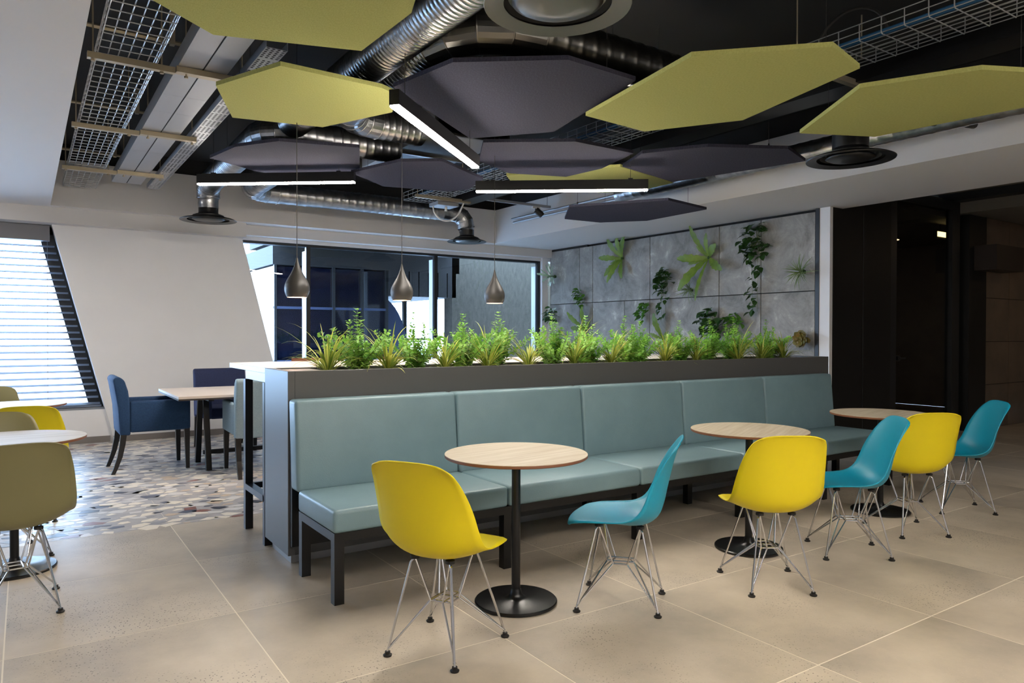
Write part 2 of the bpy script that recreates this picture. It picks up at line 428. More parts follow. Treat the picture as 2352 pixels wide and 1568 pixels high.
bw = MB().box((7.61, 4.775, 0), (8.86, 4.90, 3.3)).build('wall_side', blackwall); struct(bw, 'plain black wall next to the glazed door')
for k, (a, b) in enumerate(((7.62, 8.235), (8.245, 8.858))):
    MB().box((a, 4.760, 0.06), (b, 4.775, 3.2)).build('wall_panel', blackwall, bw, bevel=.002, seg=1)
d1 = thing('door_1', 'black framed glass door and sidelight past the sofa end', 'door', (9.7, 4.82, 0)); d1['kind'] = 'structure'
MB().box((8.86, 4.765, 0), (9.0, 4.88, 3.14)).build('door_jamb', framem, d1, world=True)
MB().box((9.0, 4.765, 3.02), (10.42, 4.88, 3.14)).build('door_head', framem, d1, world=True)
MB().box((10.42, 4.765, 0), (10.63, 4.85, 3.14)).build('corner_post', framem, d1, world=True)
gl = MB().box((9.0, 4.815, 0.02), (10.42, 4.827, 3.02)).build('glass_pane', darkglass, d1, world=True)
h = MB(); h.lathe([(0, -.03), (.034, -.03), (.034, .02), (0, .02)], 16); hv = [(9.09 + a, 4.80 + c, 1.03 + b) for a, b, c in h.v]; h.v = hv
h.bar((9.09, 4.775, 1.03), (9.24, 4.775, 1.03), .016).build('door_handle', blackmetal, d1, world=True)
hd = MB().box((10.42, -3.1, 3.138), (10.64, 4.95, 3.24)).build('trim_6', framem); struct(hd, 'black header beam of the corridor glazing', 'trim')
cl = MB().box((7.81, -3.1, 3.24), (10.64, 4.95, 3.5)).build('ceiling_lobby', greyceil); struct(cl, 'grey lobby ceiling past the bulkhead', 'ceiling')
cl = MB().box((10.64, -3.1, 2.99), (14.0, 9.0, 3.4)).build('ceiling_corridor', greyceil); struct(cl, 'grey corridor ceiling beyond the black header', 'ceiling')
col = MB().box((10.76, 4.70, 0), (11.27, 4.88, 2.98)).build('wall_corridor', blackwall); struct(col, 'black pier beside the brown tiled corridor wall')
bx_ = MB().box((10.9, 4.42, 2.22), (11.75, 4.70, 2.56)).build('trim_7', mat('brown_bulkhead', srgb(44, 34, 30), .5)); struct(bx_, 'small dark brown boxed bulkhead in the corridor', 'trim')
tw = MB().box((11.27, 4.72, 0), (14.0, 4.9, 2.99)).build('wall_tiled', blackpaint); struct(tw, 'brown tiled corridor wall at the far side')
zs = [0.0, 0.622, 1.231, 1.852, 2.46, 2.985]
for x0, x1 in ((11.27, 12.0), (12.0, 12.92), (12.92, 13.84)):
    for a, b in zip(zs, zs[1:]):
        MB().box((x0 + .004, 4.70, a + .004), (x1 - .004, 4.72, b - .004)).build('wall_tile', walltile, tw)
# the room behind the glass door
rm = MB().box((8.9, 8.2, 0), (14, 8.35, 3.2)).box((8.80, 4.9, 0), (8.9, 8.35, 3.2)).box((7.86, 4.9, 2.95), (10.64, 8.35, 3.2)).build('wall_meeting_room', mat('dim_wall', srgb(96, 92, 84), .8)); struct(rm, 'dim room seen through the glass door')
ml = thing('ceiling_lamp', 'small yellow lit ceiling lamp seen through the glass door', 'lamp', (11.43, 5.40, 2.765))
MB().box((-.16, -.03, 0), (.16, .03, .13)).build('housing', blackmetal, ml)
MB().box((-.15, -.04, .03), (.15, -.03, .105)).build('diffuser', doorlamp, ml)
MB().box((-.01, -.01, .13), (.01, .01, .225)).build('stem', blackmetal, ml)
cl_ = thing('added_corridor_light', 'added unseen round warm light brightening the corridor', 'lamp', (12.3, 3.0, 2.95))  # added out of view to brighten the brown tiled wall
MB().lathe([(0, 0), (.15, 0), (.16, .01), (.16, .04), (0, .04)], 32).build('housing', blackmetal, cl_)
MB().lathe([(0, -.006), (.14, -.006), (.14, 0)], 32).build('diffuser', mat('corridor_glow', srgb(255, 230, 190), .5, emit=srgb(255, 216, 170), estr=7.0), cl_)
# walls out of view that close the room
ow = MB().box((-4.85, -3.1, 0), (-4.7, 10.4, 3.6)).build('wall_left', white); struct(ow, 'white wall at the far left end of the room')
ow = MB().box((-4.85, -3.25, 0), (14.0, -3.1, 3.6)).build('wall_front', white); struct(ow, 'white wall behind the viewer')
ow = MB().box((14.0, -3.25, 0), (14.15, 9.0, 3.6)).build('wall_end', walltile); struct(ow, 'end wall of the corridor')

# ------------------------------------------------------------------ windows, blind, outside
w1 = thing('window_1', 'slanted window with a venetian blind', 'window', (-2.0, 10.2, 0.4)); w1['kind'] = 'structure'
def jl(z, d): return px_left(z) - d
MB().prism_y([(jl(.4, .15), .4), (jl(.4, -.02), .4), (jl(2.59, -.02), 2.59), (jl(2.59, .15), 2.59)], 10.22, 10.30).build('window_jamb', framem, w1, world=True)
MB().box((-4.7, 10.10, .40), (0.86, 10.34, .425)).build('window_sill', mat('sill_grey', srgb(120, 124, 130), .4), w1, world=True)
MB().box((-4.7, 10.22, .425), (0.72, 10.30, .47)).build('window_frame', framem, w1, world=True)
MB().box((-4.7, 10.22, 2.5), (0.30, 10.30, 2.59)).build('window_frame', framem, w1, world=True)
MB().prism_y([(-4.7, .47), (jl(.47, .14), .47), (jl(2.5, .14), 2.5), (-4.7, 2.5)], 10.255, 10.262).build('window_pane', glass, w1, world=True)
MB().box((-1.68, 10.22, .47), (-1.60, 10.30, 2.5)).build('mullion', framem, w1, world=True)
bl = thing('venetian_blind', 'lowered aluminium venetian blind filling the slanted window', 'blind', (-2.0, 10.15, 2.44))
MB().box((-4.6, 10.07, 2.41), (0.245, 10.19, 2.59)).build('head_box', blindbox, bl, world=True)
for k in range(25):
    z = 0.475 + k * 0.0782
    e = px_left(z) - 0.03
    MB().add([(-4.6, 10.105, z - .010), (e, 10.105, z - .010), (e, 10.15, z + .010), (-4.6, 10.15, z + .010), (e, 10.195, z - .006), (-4.6, 10.195, z - .006),
              (-4.6, 10.105, z - .013), (e, 10.105, z - .013), (e, 10.15, z + .007), (-4.6, 10.15, z + .007), (e, 10.195, z - .009), (-4.6, 10.195, z - .009)],
             [(0, 1, 2, 3), (3, 2, 4, 5), (9, 8, 7, 6), (11, 10, 8, 9), (0, 6, 7, 1), (1, 7, 8, 2), (2, 8, 10, 4), (4, 10, 11, 5)]).build('slat', slatm, bl, world=True)
MB().box((-4.6, 10.115, .43), (0.77, 10.185, .455)).build('bottom_rail', slatm, bl, world=True)
for x in (-3.4, -2.2, -1.0, 0.22):
    MB().tube([(x, 10.10, .44), (x, 10.10, 2.45)], .0022, 5).build('lift_cord', slatm, bl, world=True)
w2 = thing('window_2', 'wide window with dark mullions behind the planter', 'window', (5.0, 10.15, 0.4)); w2['kind'] = 'structure'
MB().box((2.45, 10.12, 2.555), (7.55, 10.24, 2.64)).build('window_head', framem, w2, world=True)
MB().box((2.95, 10.12, .40), (7.55, 10.24, .46)).build('window_frame', framem, w2, world=True)
for x in (3.34, 5.385, 7.395):
    MB().box((x - .03, 10.12, .46), (x + .03, 10.18, 2.555)).build('mullion', framem, w2, world=True)
    MB().box((x - .03, 10.18, .46), (x + .03, 10.30, 2.50)).build('mullion_fin', finm, w2, world=True)
xs = [px_right(.46) + .02, 3.31, 3.37, 5.355, 5.415, 7.365]
MB().prism_y([(px_right(.46), .46), (3.31, .46), (3.31, 2.555), (px_right(2.555), 2.555)], 10.145, 10.152).build('window_pane', glass, w2, world=True)
for a, b in ((3.37, 5.355), (5.415, 7.365)): MB().box((a, 10.145, .46), (b, 10.152, 2.555)).build('window_pane', glass, w2, world=True)
MB().box((7.425, 10.06, .40), (7.55, 10.12, 2.64)).build('window_reveal', white, w2, world=True)
for (a, b) in (((-4.7, 0.9), (.42, 2.59)), ((2.4, 7.4), (.46, 2.56))):      # sampling guides for the daylight
    L = bpy.data.lights.new('daylight_portal', 'AREA'); L.shape = 'RECTANGLE'; L.size = a[1] - a[0]; L.size_y = b[1] - b[0]
    try: L.cycles.is_portal = True
    except Exception: pass
    o = bpy.data.objects.new('daylight_portal', L); COL.objects.link(o); o.location = ((a[0] + a[1]) / 2, 10.42, (b[0] + b[1]) / 2); o.rotation_euler = (R(-90), 0, 0)
gr = MB().box((-40, 10.4, -0.4), (40, 70, -0.3)).build('ground', mat('pale_paving', srgb(200, 204, 208), .8)); struct(gr, 'pale paved ground outside', 'ground')
wing = thing('glazed_wing', 'blue glazed wing of the building outside the window', 'building', (4.6, 12, -0.3))
MB().box((3.27, 11.62, -.3), (5.2, 19, 2.40)).build('facade', bluewing, wing, world=True)
MB().box((3.23, 11.5, 2.42), (6.6, 19, 2.72)).build('roof', timber, wing, world=True)
for x in (3.29, 3.75, 4.25, 4.75, 5.2): MB().box((x - .02, 11.56, -.3), (x + .02, 11.62, 2.42)).build('facade_mullion', framem, wing, world=True)
MB().box((3.27, 11.57, 1.72), (5.2, 11.61, 1.76)).build('facade_transom', bluearch, wing, world=True)
MB().box((3.27, 11.57, 0.85), (5.2, 11.61, 0.90)).build('facade_transom', bluearch, wing, world=True)
for k in range(7): MB().box((5.22 + k * .19, 11.5, 1.98), (5.39 + k * .19, 19, 2.42)).build('soffit_board', timber, wing, world=True)
ar = MB(); P = [(5.2, 1.98)]
for k in range(13):
    a = R(90 - k * 7.5); P.append((5.2 + .62 * cos(a) , .55 + 1.43 * sin(a)))
P += [(5.2 + .62, -.3), (5.2, -.3)]
ar.prism_y(P, 11.9, 12.3).build('curved_wall', bluearch, wing, world=True)
MB().bar((5.2, 12.5, 1.22), (6.5, 12.5, 1.22), .04).build('railing', framem, wing, world=True)
MB().bar((5.95, 12.45, -.3), (5.95, 12.45, 2.0), .07).build('outdoor_post', framem, wing, world=True)
cn = MB().box((3.3, 10.4, 2.80), (6.4, 13.2, 3.0)).build('added_canopy', timber); struct(cn, 'added dark canopy outside, put in to shade the glazed wing', 'canopy')  # added slab that keeps sky light off the wing facade
cw = MB().box((6.45, 11.5, -.3), (11.5, 11.8, 2.8)).build('wall_outside', roughconc); struct(cw, 'rough grey concrete wall outside the window')

# ------------------------------------------------------------------ banquette, planter, counter
bq = thing('banquette', 'long teal vinyl banquette bench with five seats along the planter', 'bench', (3.8, 3.7, 0))
BX = [1.235 + 1.025 * k for k in range(6)]
def cushion(lo, hi, name, puff=0.012, lean=0.0):
    """upholstered block with soft edges; lean shifts the top of the front and back in y"""
    nx, ny, nz = 8, 6, 6
    bm = bmesh.new()
    bmesh.ops.create_cube(bm, size=1.0)
    for v in bm.verts:
        v.co = Vector(((lo[0] + hi[0]) / 2 + v.co.x * (hi[0] - lo[0]), (lo[1] + hi[1]) / 2 + v.co.y * (hi[1] - lo[1]), (lo[2] + hi[2]) / 2 + v.co.z * (hi[2] - lo[2])))
    bmesh.ops.bevel(bm, geom=list(bm.edges), offset=.022, segments=4, profile=.5, affect='EDGES')
    for v in bm.verts: v.co.y += lean * (v.co.z - lo[2]) / (hi[2] - lo[2])
    me = bpy.data.meshes.new(name)
    L = bq.location
    for v in bm.verts: v.co -= L
    bm.to_mesh(me); bm.free(); me.materials.append(leather)
    for p in me.polygons: p.use_smooth = True
    try: me.set_sharp_from_angle(angle=R(60))
    except Exception: pass
    o = bpy.data.objects.new(name, me); COL.objects.link(o); o.parent = bq
    return o
for a, b in zip(BX, BX[1:]):
    cushion((a + .0015, 3.37, .352), (b - .0015, 3.93, .468), 'seat_cushion')
    cushion((a + .0015, 3.93, .45), (b - .0015, 4.055, .957), 'backrest_cushion', lean=.045)
MB().box((BX[0] + .01, 3.385, .308), (BX[-1] - .01, 3.435, .352)).box((BX[0] + .01, 3.885, .308), (BX[-1] - .01, 3.935, .352)).build('seat_rail', blackmetal, bq, world=True)
for k, x in enumerate(BX):
    x = min(max(x, BX[0] + .035), BX[-1] - .035)
    MB().box((x - .025, 3.435, .308), (x + .025, 3.885, .352)).build('cross_rail', blackmetal, bq, world=True)
    for yy in (3.385, 3.885): MB().box((x - .025, yy, 0), (x + .025, yy + .05, .308)).build('leg', blackmetal, bq, world=True)
MB().box((BX[0] + .01, 4.06, .12), (BX[-1] - .01, 4.095, .94)).build('back_board', blackmetal, bq, world=True)

pl = thing('planter_box', 'long dark grey planter divider behind the bench full of plants', 'planter', (3.87, 4.33, 0))
MB().box((1.275, 4.10, .06), (6.50, 4.135, 1.114)).build('front_panel', planterm, pl, world=True, bevel=.002, seg=1)
MB().box((1.235, 4.10, .06), (1.275, 4.573, 1.114)).build('end_panel', planterm, pl, world=True, bevel=.002, seg=1)
MB().box((6.46, 4.135, .06), (6.50, 4.573, 1.114)).build('end_panel', planterm, pl, world=True, bevel=.002, seg=1)
MB().box((1.275, 4.53, .06), (6.46, 4.565, 1.112)).build('rear_panel', planterm, pl, world=True)
MB().box((1.27, 4.16, 0), (6.46, 4.54, .06)).build('plinth', plinthm, pl, world=True)
MB().box((1.275, 4.135, .06), (6.46, 4.53, .9)).build('liner', blackpaint, pl, world=True)
MB().box((1.275, 4.135, 1.085), (1.50, 4.53, 1.105)).build('steel_tray', plinthm, pl, world=True)
sm = MB(); nx, ny = 150, 12; rs = random.Random(5)
sm.v = [(1.5 + (6.46 - 1.5) * i / nx, 4.137 + .391 * j / ny, 1.083 + rs.uniform(0, .022) * (0 < j < ny)) for j in range(ny + 1) for i in range(nx + 1)]
sm.f = [(j * (nx + 1) + i, j * (nx + 1) + i + 1, (j + 1) * (nx + 1) + i + 1, (j + 1) * (nx + 1) + i) for j in range(ny) for i in range(nx)]
sm.m = [0] * len(sm.f)
sm.build('soil', soilm, pl, world=True, kind='stuff')

ct = thing('high_counter', 'white high counter table behind the planter on black legs', 'table', (3.8, 5.05, 0))
MB().box((1.245, 4.58, 1.078), (6.35, 5.55, 1.114)).build('table_top', laminate, ct, world=True, bevel=.002, seg=1)
MB().box((1.255, 4.58, 1.02), (6.30, 4.62, 1.078)).box((1.255, 5.08, 1.02), (6.30, 5.12, 1.078)).box((1.255, 4.62, 1.02), (1.295, 5.08, 1.078)).build('apron', laminate, ct, world=True)
for x in (1.235, 2.9, 4.55, 6.22):
    MB().box((x, 5.055, 0), (x + .05, 5.105, 1.02)).build('leg', blackmetal, ct, world=True)
    MB().box((x, 4.60, .27), (x + .05, 5.055, .31)).build('foot_rail', blackmetal, ct, world=True)
    MB().box((x, 4.585, .0), (x + .05, 4.63, 1.02)).build('leg', blackmetal, ct, world=True)
MB().box((1.285, 5.06, .27), (6.22, 5.10, .31)).build('foot_rail', blackmetal, ct, world=True)

# bar stools on the far side of the counter
st = thing('bar_stool', '', 'stool', (0, 0, 0), 0, 'bar stools at the counter')
MB().box((-.17, -.16, .72), (.17, .17, .75)).build('seat', oakedge, st, bevel=.012)
bk = MB(); n = 9
for k in range(n - 1):
    x0, x1 = -.17 + .34 * k / (n - 1), -.17 + .34 * (k + 1) / (n - 1)
    y0, y1 = .19 - .35 * x0 * x0, .19 - .35 * x1 * x1
    bk.add([(x0, y0, .97), (x1, y1, .97), (x1, y1, 1.128), (x0, y0, 1.128), (x0, y0 + .014, .97), (x1, y1 + .014, .97), (x1, y1 + .014, 1.128), (x0, y0 + .014, 1.128)],
           [(0, 1, 2, 3), (5, 4, 7, 6), (3, 2, 6, 7), (1, 0, 4, 5)])
bk.build('backrest', oakedge, st)
for sx in (-1, 1):
    MB().tube([(sx * .14, -.13, .72), (sx * .19, -.19, 0)], .012, 8).build('leg', blackmetal, st)
    MB().tube([(sx * .14, .14, .72), (sx * .19, .20, 0)], .012, 8).build('leg', blackmetal, st)
    MB().tube([(sx * .15, .15, .70), (sx * .155, .19, 1.0)], .009, 8).build('back_post', blackmetal, st)
MB().tube([(-.175, -.172, .22), (.175, -.172, .22)], .008, 8).build('foot_rest', blackmetal, st)
for k, (x, lab) in enumerate(((1.95, 'brown wooden bar stool at the counter end nearest the white pier'), (2.72, 'brown wooden bar stool second along the counter from the pier'),
                              (3.52, 'brown wooden bar stool third along the counter from the pier'), (4.30, 'brown wooden bar stool farthest along the counter from the pier'))):
    o = st if k == 0 else copy_tree(st)
    o.location = (x, 5.62, 0); o['label'] = lab

# ------------------------------------------------------------------ shell chairs
PROF = [(.262, .398), (.252, .418), (.215, .432), (.15, .432), (.07, .424), (-.01, .413), (-.08, .408), (-.14, .420), (-.182, .455), (-.203, .51), (-.218, .58), (-.235, .655), (-.254, .73), (-.274, .79), (-.288, .822), (-.296, .832)]
HW = [.125, .165, .200, .220, .230, .234, .236, .238, .238, .235, .228, .219, .206, .191, .172, .146]
RIM = [(.245, .398), (.225, .418), (.195, .436), (.14, .447), (.075, .452), (.015, .456), (-.035, .463), (-.075, .480), (-.105, .510), (-.128, .555), (-.150, .615), (-.178, .675), (-.212, .735), (-.248, .788), (-.274, .817), (-.286, .828)]
def shell_mesh(m):
    st_ = catmull([(a[0], a[1], h_, e_[0], e_[1]) for a, h_, e_ in zip(PROF, HW, RIM)], 4)
    nu = 18; N = len(st_)
    grid = []
    for k, (x, z, h_, rx, rz) in enumerate(st_):
        a, b = st_[max(k - 1, 0)], st_[min(k + 1, N - 1)]
        t = Vector((b[0] - a[0], 0, b[1] - a[1])).normalized(); nn = Vector((t.z, 0, -t.x))
        if nn.z < 0 and k < N * .45: nn = -nn
        if nn.x < 0 and k > N * .55: nn = -nn
        row_ = []
        for i in range(nu + 1):
            u = -1 + 2 * i / nu
            au = abs(u)
            lat = h_ * (u if au < .9 else math.copysign(.9 + (au - .9) * 1.0, u))
            q_ = au ** 2.4; p = Vector((x + (rx - x) * q_, lat, z + (rz - z) * q_))
            if au > .93: p -= nn * (au - .93) / .07 * .006
            p.z -= .008 * au ** 4 * max(0.0, (z - .74) / .09)
            row_.append(p)
        grid.append(row_)
    # outward shell thickness
    th = .0055
    def nrm(k, i):
        a = grid[min(k + 1, N - 1)][i] - grid[max(k - 1, 0)][i]; b = grid[k][min(i + 1, nu)] - grid[k][max(i - 1, 0)]
        c = a.cross(b)
        return c.normalized() if c.length > 1e-9 else Vector((0, 0, 1))
    V = [grid[k][i] for k in range(N) for i in range(nu + 1)]
    V2 = [grid[k][i] + nrm(k, i) * th for k in range(N) for i in range(nu + 1)]
    W_ = nu + 1; K = len(V)
    mb = MB()
    F = [(k * W_ + i, (k + 1) * W_ + i, (k + 1) * W_ + i + 1, k * W_ + i + 1) for k in range(N - 1) for i in range(nu)]
    F2 = [tuple(K + q for q in f)[::-1] for f in F]
    loop = [i for i in range(nu + 1)] + [k * W_ + nu for k in range(1, N)] + [(N - 1) * W_ + i for i in range(nu - 1, -1, -1)] + [k * W_ for k in range(N - 2, 0, -1)]
    F3 = [(loop[i], loop[(i + 1) % len(loop)], K + loop[(i + 1) % len(loop)], K + loop[i]) for i in range(len(loop))]
    mb.add(V + V2, F + F2 + F3)
    return mb
FEET = {(-1, -1): (-.190, -.160), (-1, 1): (-.190, .160), (1, -1): (.190, -.193), (1, 1): (.190, .193)}
def make_chair(m, label, group):
    c = thing('shell_chair', label, 'chair', (0, 0, 0), 0, group)
    shell_mesh(m).build('seat_shell', m, c, smooth=True, fixn=True)
    base = MB(); r = .0042
    zl = .205
    loop = {(sx, sy): (sx * .060, sy * .042, zl) for sx in (-1, 1) for sy in (-1, 1)}
    for (sx, sy), (fx, fy) in FEET.items():
        mt = Vector((sx * .10, sy * .085, .394)); ft = Vector((fx, fy, .018))
        lg = MB().tube([mt, (mt.x + sx * .012, mt.y + sy * .012, .378), ft], .0052, 8).build('leg', chrome, c)
        MB().lathe([(0, .0), (.017, .0), (.019, .006), (.011, .011), (.011, .02), (0, .02)], 14, (fx, fy, 0)).build('foot', rubber, lg)
        MB().lathe([(0, .392), (.02, .392), (.02, .404), (0, .404)], 12, (mt.x, mt.y, 0)).build('mount', rubber, lg)
        # struts from the foot to the centre loop and from the loop up to the mounts
        a = loop[(sx, sy)]
        MB().tube([ft + Vector((-sx * .004, 0, .012)), (sx * .066, sy * .030, zl + .004)], r, 7).build('strut', chrome, c)
        MB().tube([ft + Vector((0, -sy * .004, .012)), (sx * .034, sy * .050, zl - .004)], r, 7).build('strut', chrome, c)
        MB().tube([mt, (sx * .066, sy * .030, zl + .004)], r, 7).build('strut', chrome, c)
        MB().tube([mt, (sx * .034, sy * .050, zl - .004)], r, 7).build('strut', chrome, c)
    for dz, ax, ay in ((.004, .066, .030), (-.004, .034, .050)):
        P = [(ax, ay, zl + dz), (-ax, ay, zl + dz), (-ax, -ay, zl + dz), (ax, -ay, zl + dz), (ax, ay, zl + dz)]
        MB().tube(P, r, 7).build('centre_loop', chrome, c)
    return c
chairs = {}
def place(kind, m, x, y, ang, label, group):
    if kind not in chairs: o = chairs[kind] = make_chair(m, label, group)
    else: o = copy_tree(chairs[kind])
    o.location = (x, y, 0); o.rotation_euler = (0, 0, R(ang)); o['label'] = label; o['group'] = group
    return o
G1 = 'shell chairs along the bench'; G2 = 'shell chairs by the blind'
place('y', yellow, 1.479, 2.697, 30.2, 'yellow plastic shell chair nearest the planter end, back to the viewer', G1)
place('b', cyan, 2.452, 2.655, 130.9, 'turquoise shell chair seen from the side between the first two tables', G1)
place('y', yellow, 3.281, 2.413, 58.8, 'yellow shell chair between two turquoise chairs, its seat tip by the middle table', G1)
place('b', cyan, 4.180, 2.494, 139.0, 'turquoise shell chair overlapping the yellow back behind it', G1)
place('y', yellow, 4.969, 2.545, 60.5, 'yellow shell chair at the farthest table of the bench', G1)
place('b', cyan, 5.897, 2.643, 137.0, 'turquoise shell chair farthest from the viewer against the dark glazing', G1)
place('o', olive, -0.045, 4.207, 96.0, 'olive shell chair in front of its round table, back to the viewer', G2)
place('o', olive, -0.10, 5.25, 280.0, 'olive shell chair facing us across the round table', G2)
place('y', yellow, 0.03, 6.20, 84.0, 'yellow shell chair behind the pale round table near the blind', G2)
place('o', olive, -0.26, 7.95, 270.0, 'olive shell chair at the pale table under the blind', G2)

# ------------------------------------------------------------------ round pedestal tables
def round_table(top):
    t = thing('round_table', '', 'table', (0, 0, 0), 0, 'round pedestal tables')
    MB().lathe([(0, .724), (.350, .724), (.3535, .727), (.3535, .7375), (.352, .7375)], 64).build('edge_band', oakedge, t, smooth='auto')
    MB().lathe([(.353, .7375), (.353, .74), (0, .74)], 64).build('table_top', top, t, smooth='auto')
    MB().lathe([(.022, .03), (.022, .70), (.075, .706), (.075, .724), (0, .724)], 24).build('column', blackmetal, t, smooth='auto')
    MB().lathe([(0, 0), (.200, 0), (.205, .004), (.205, .012), (.200, .017), (.06, .022), (.04, .030), (.030, .045), (.024, .07)], 48).build('base', blackgloss, t, smooth='auto')
    return t
rt = round_table(oak)
def settable(o, x, y, lab, rz=0): o.location = (x, y, 0); o['label'] = lab; o.rotation_euler = (0, 0, R(rz))
settable(rt, 2.012, 2.939, 'round oak pedestal table closest to the planter end', 8)
settable(copy_tree(rt), 3.726, 2.880, 'round oak pedestal table in the middle of the bench', 25)
settable(copy_tree(rt), 5.330, 2.932, 'round oak pedestal table at the far bench end', 12)
rp = round_table(oakpale)
settable(rp, -0.055, 4.90, 'pale round pedestal table between the two olive chairs', 0)
settable(copy_tree(rp), -0.06, 7.21, 'pale round pedestal table just below the blind', 15)

# ------------------------------------------------------------------ felt armchairs and their table
def armchair(m, label):
    c = thing('armchair', label, 'armchair', (0, 0, 0), 0, 'felt armchairs at the laminate table')
    # local +x is forward; 0.66 deep, 0.575 wide
    MB().box((-.26, -.225, .38), (.31, .225, .50)).build('seat', m, c, bevel=.03, seg=3, smooth='auto')
    P = [(-.285, .36), (-.30, .62), (-.335, .84), (-.345, .885), (-.325, .915), (-.285, .915), (-.245, .88), (-.215, .78), (-.20, .66), (-.195, .36)]
    MB().prism_y(P, -.285, .285).build('backrest', m, c, bevel=.018, seg=3, smooth='auto')
    for s in (-1, 1):
        y0, y1 = sorted((s * .205, s * .2875))
        MB().box((-.20, y0, .385), (.33, y1, .68)).build('armrest', m, c, bevel=.02, seg=3, smooth='auto')
        yy = s * .255
        lg = MB(); lg.v = []
        lg.add([(x + dx, yy + dy, z) for x, z, q in ((.300, .40, .025), (.306, 0, .017)) for dx, dy in ((-q, -q), (q, -q), (q, q), (-q, q))],
               [(0, 1, 2, 3), (7, 6, 5, 4), (0, 4, 5, 1), (1, 5, 6, 2), (2, 6, 7, 3), (3, 7, 4, 0)])
        lg.build('leg', blackwood, c, fixn=True)
        lr = MB(); prev = None
        pts = [(-.25, .40, .026), (-.262, .28, .024), (-.285, .16, .022), (-.318, .06, .019), (-.342, 0, .017)]
        for a, b in zip(pts, pts[1:]):
            lr.add([(x + dx, yy + dy, z) for x, z, q in (a, b) for dx, dy in ((-q, -q), (q, -q), (q, q), (-q, q))], [(0, 4, 5, 1), (1, 5, 6, 2), (2, 6, 7, 3), (3, 7, 4, 0)])
        lr.build('leg', blackwood, c, fixn=True)
    return c
a1 = armchair(navy, 'dark blue felt armchair beside the table, seen from the side'); a1.location = (1.02, 7.945, 0)
a2 = armchair(navy2, 'indigo felt armchair on the far side of the table'); a2.location = (1.905, 8.72, 0); a2.rotation_euler = (0, 0, R(-90))
a3 = armchair(paleblue, 'pale blue felt armchair partly hidden by the counter leg'); a3.location = (1.88, 7.13, 0); a3.rotation_euler = (0, 0, R(88))
tb = thing('dining_table', 'rectangular laminate table with black trestle legs among the armchairs', 'table', (1.95, 7.7, 0))
MB().box((1.15, 7.10, .728), (2.75, 8.28, .75)).build('table_top', tablelam, tb, world=True)
MB().box((1.15, 7.10, .712), (2.75, 8.28, .728)).build('edge_band', tabledge, tb, world=True)
for x in (1.47, 2.45):
    for y0, y1 in ((7.42, 7.57), (7.96, 7.81)):
        MB().bar((x, y1, .71), (x, y0 + (.15 if y0 < 7.7 else -.15) * 0, 0.0), .05, .05).build('leg', blackmetal, tb, world=True)
    MB().box((x - .025, 7.3, .68), (x + .025, 8.1, .712)).build('top_rail', blackmetal, tb, world=True)
MB().box((1.47, 7.67, .12), (2.45, 7.71, .16)).build('stretcher', blackmetal, tb, world=True)

# ------------------------------------------------------------------ linear lights
def line_light(a, b, z, label, group='black linear pendant lights'):
    a, b = Vector((a[0], a[1], 0)), Vector((b[0], b[1], 0)); d = b - a; L_ = d.length
    t = thing('linear_light', label, 'light', ((a.x + b.x) / 2, (a.y + b.y) / 2, z), atan2(d.y, d.x), group)
    h_ = L_ / 2
    MB().box((-h_, -.03, .012), (h_, .03, .098)).build('housing', blackmetal, t)
    MB().box((-h_ + .004, -.026, 0), (h_ - .004, .026, .012)).build('diffuser', lamp, t)
    for s in (-1, 1):
        MB().box((s * h_ * .8 - .02, -.012, .098), (s * h_ * .8 + .02, .012, .112)).build('bracket', blackmetal, t)
        MB().tube([(s * h_ * .8, 0, .11), (s * h_ * .8, 0, (3.5 if t.location.x > .245 else S) - z)], .002, 5).build('hanger', cablem, t)
    return t
line_light((1.334, 7.175), (2.495, 6.257), 2.70, 'black linear pendant light hanging in front of the round grey diffuser and the spiral ducts')
line_light((3.369, 5.572), (4.584, 4.637), 2.60, 'black linear pendant light in front of the lime panel near the plant wall')
line_light((1.719, 3.730), (2.881, 4.766), 2.60, 'black linear pendant light pointing away between the lime and the large charcoal panel')
for k, (x, y, a, lab) in enumerate(((2.2, 0.2, 40, 'added unseen linear light brightening the near floor'), (4.3, -0.2, -38, 'added unseen linear light brightening the floor beside the lobby'),
                               (0.9, 0.3, -38, 'added unseen linear light above the viewer brightening the near chairs'), 
                               (2.6, -1.6, 40, 'added unseen linear light brightening from the rear of the room'), (-1.35, 8.35, 40, 'added unseen linear light brightening the slanted pier'))):
    z = 2.66  # added unseen lights, placed to brighten the floor, chairs and pier
    line_light((x - .75 * cos(R(a)), y - .75 * sin(R(a))), (x + .75 * cos(R(a)), y + .75 * sin(R(a))), z, lab)

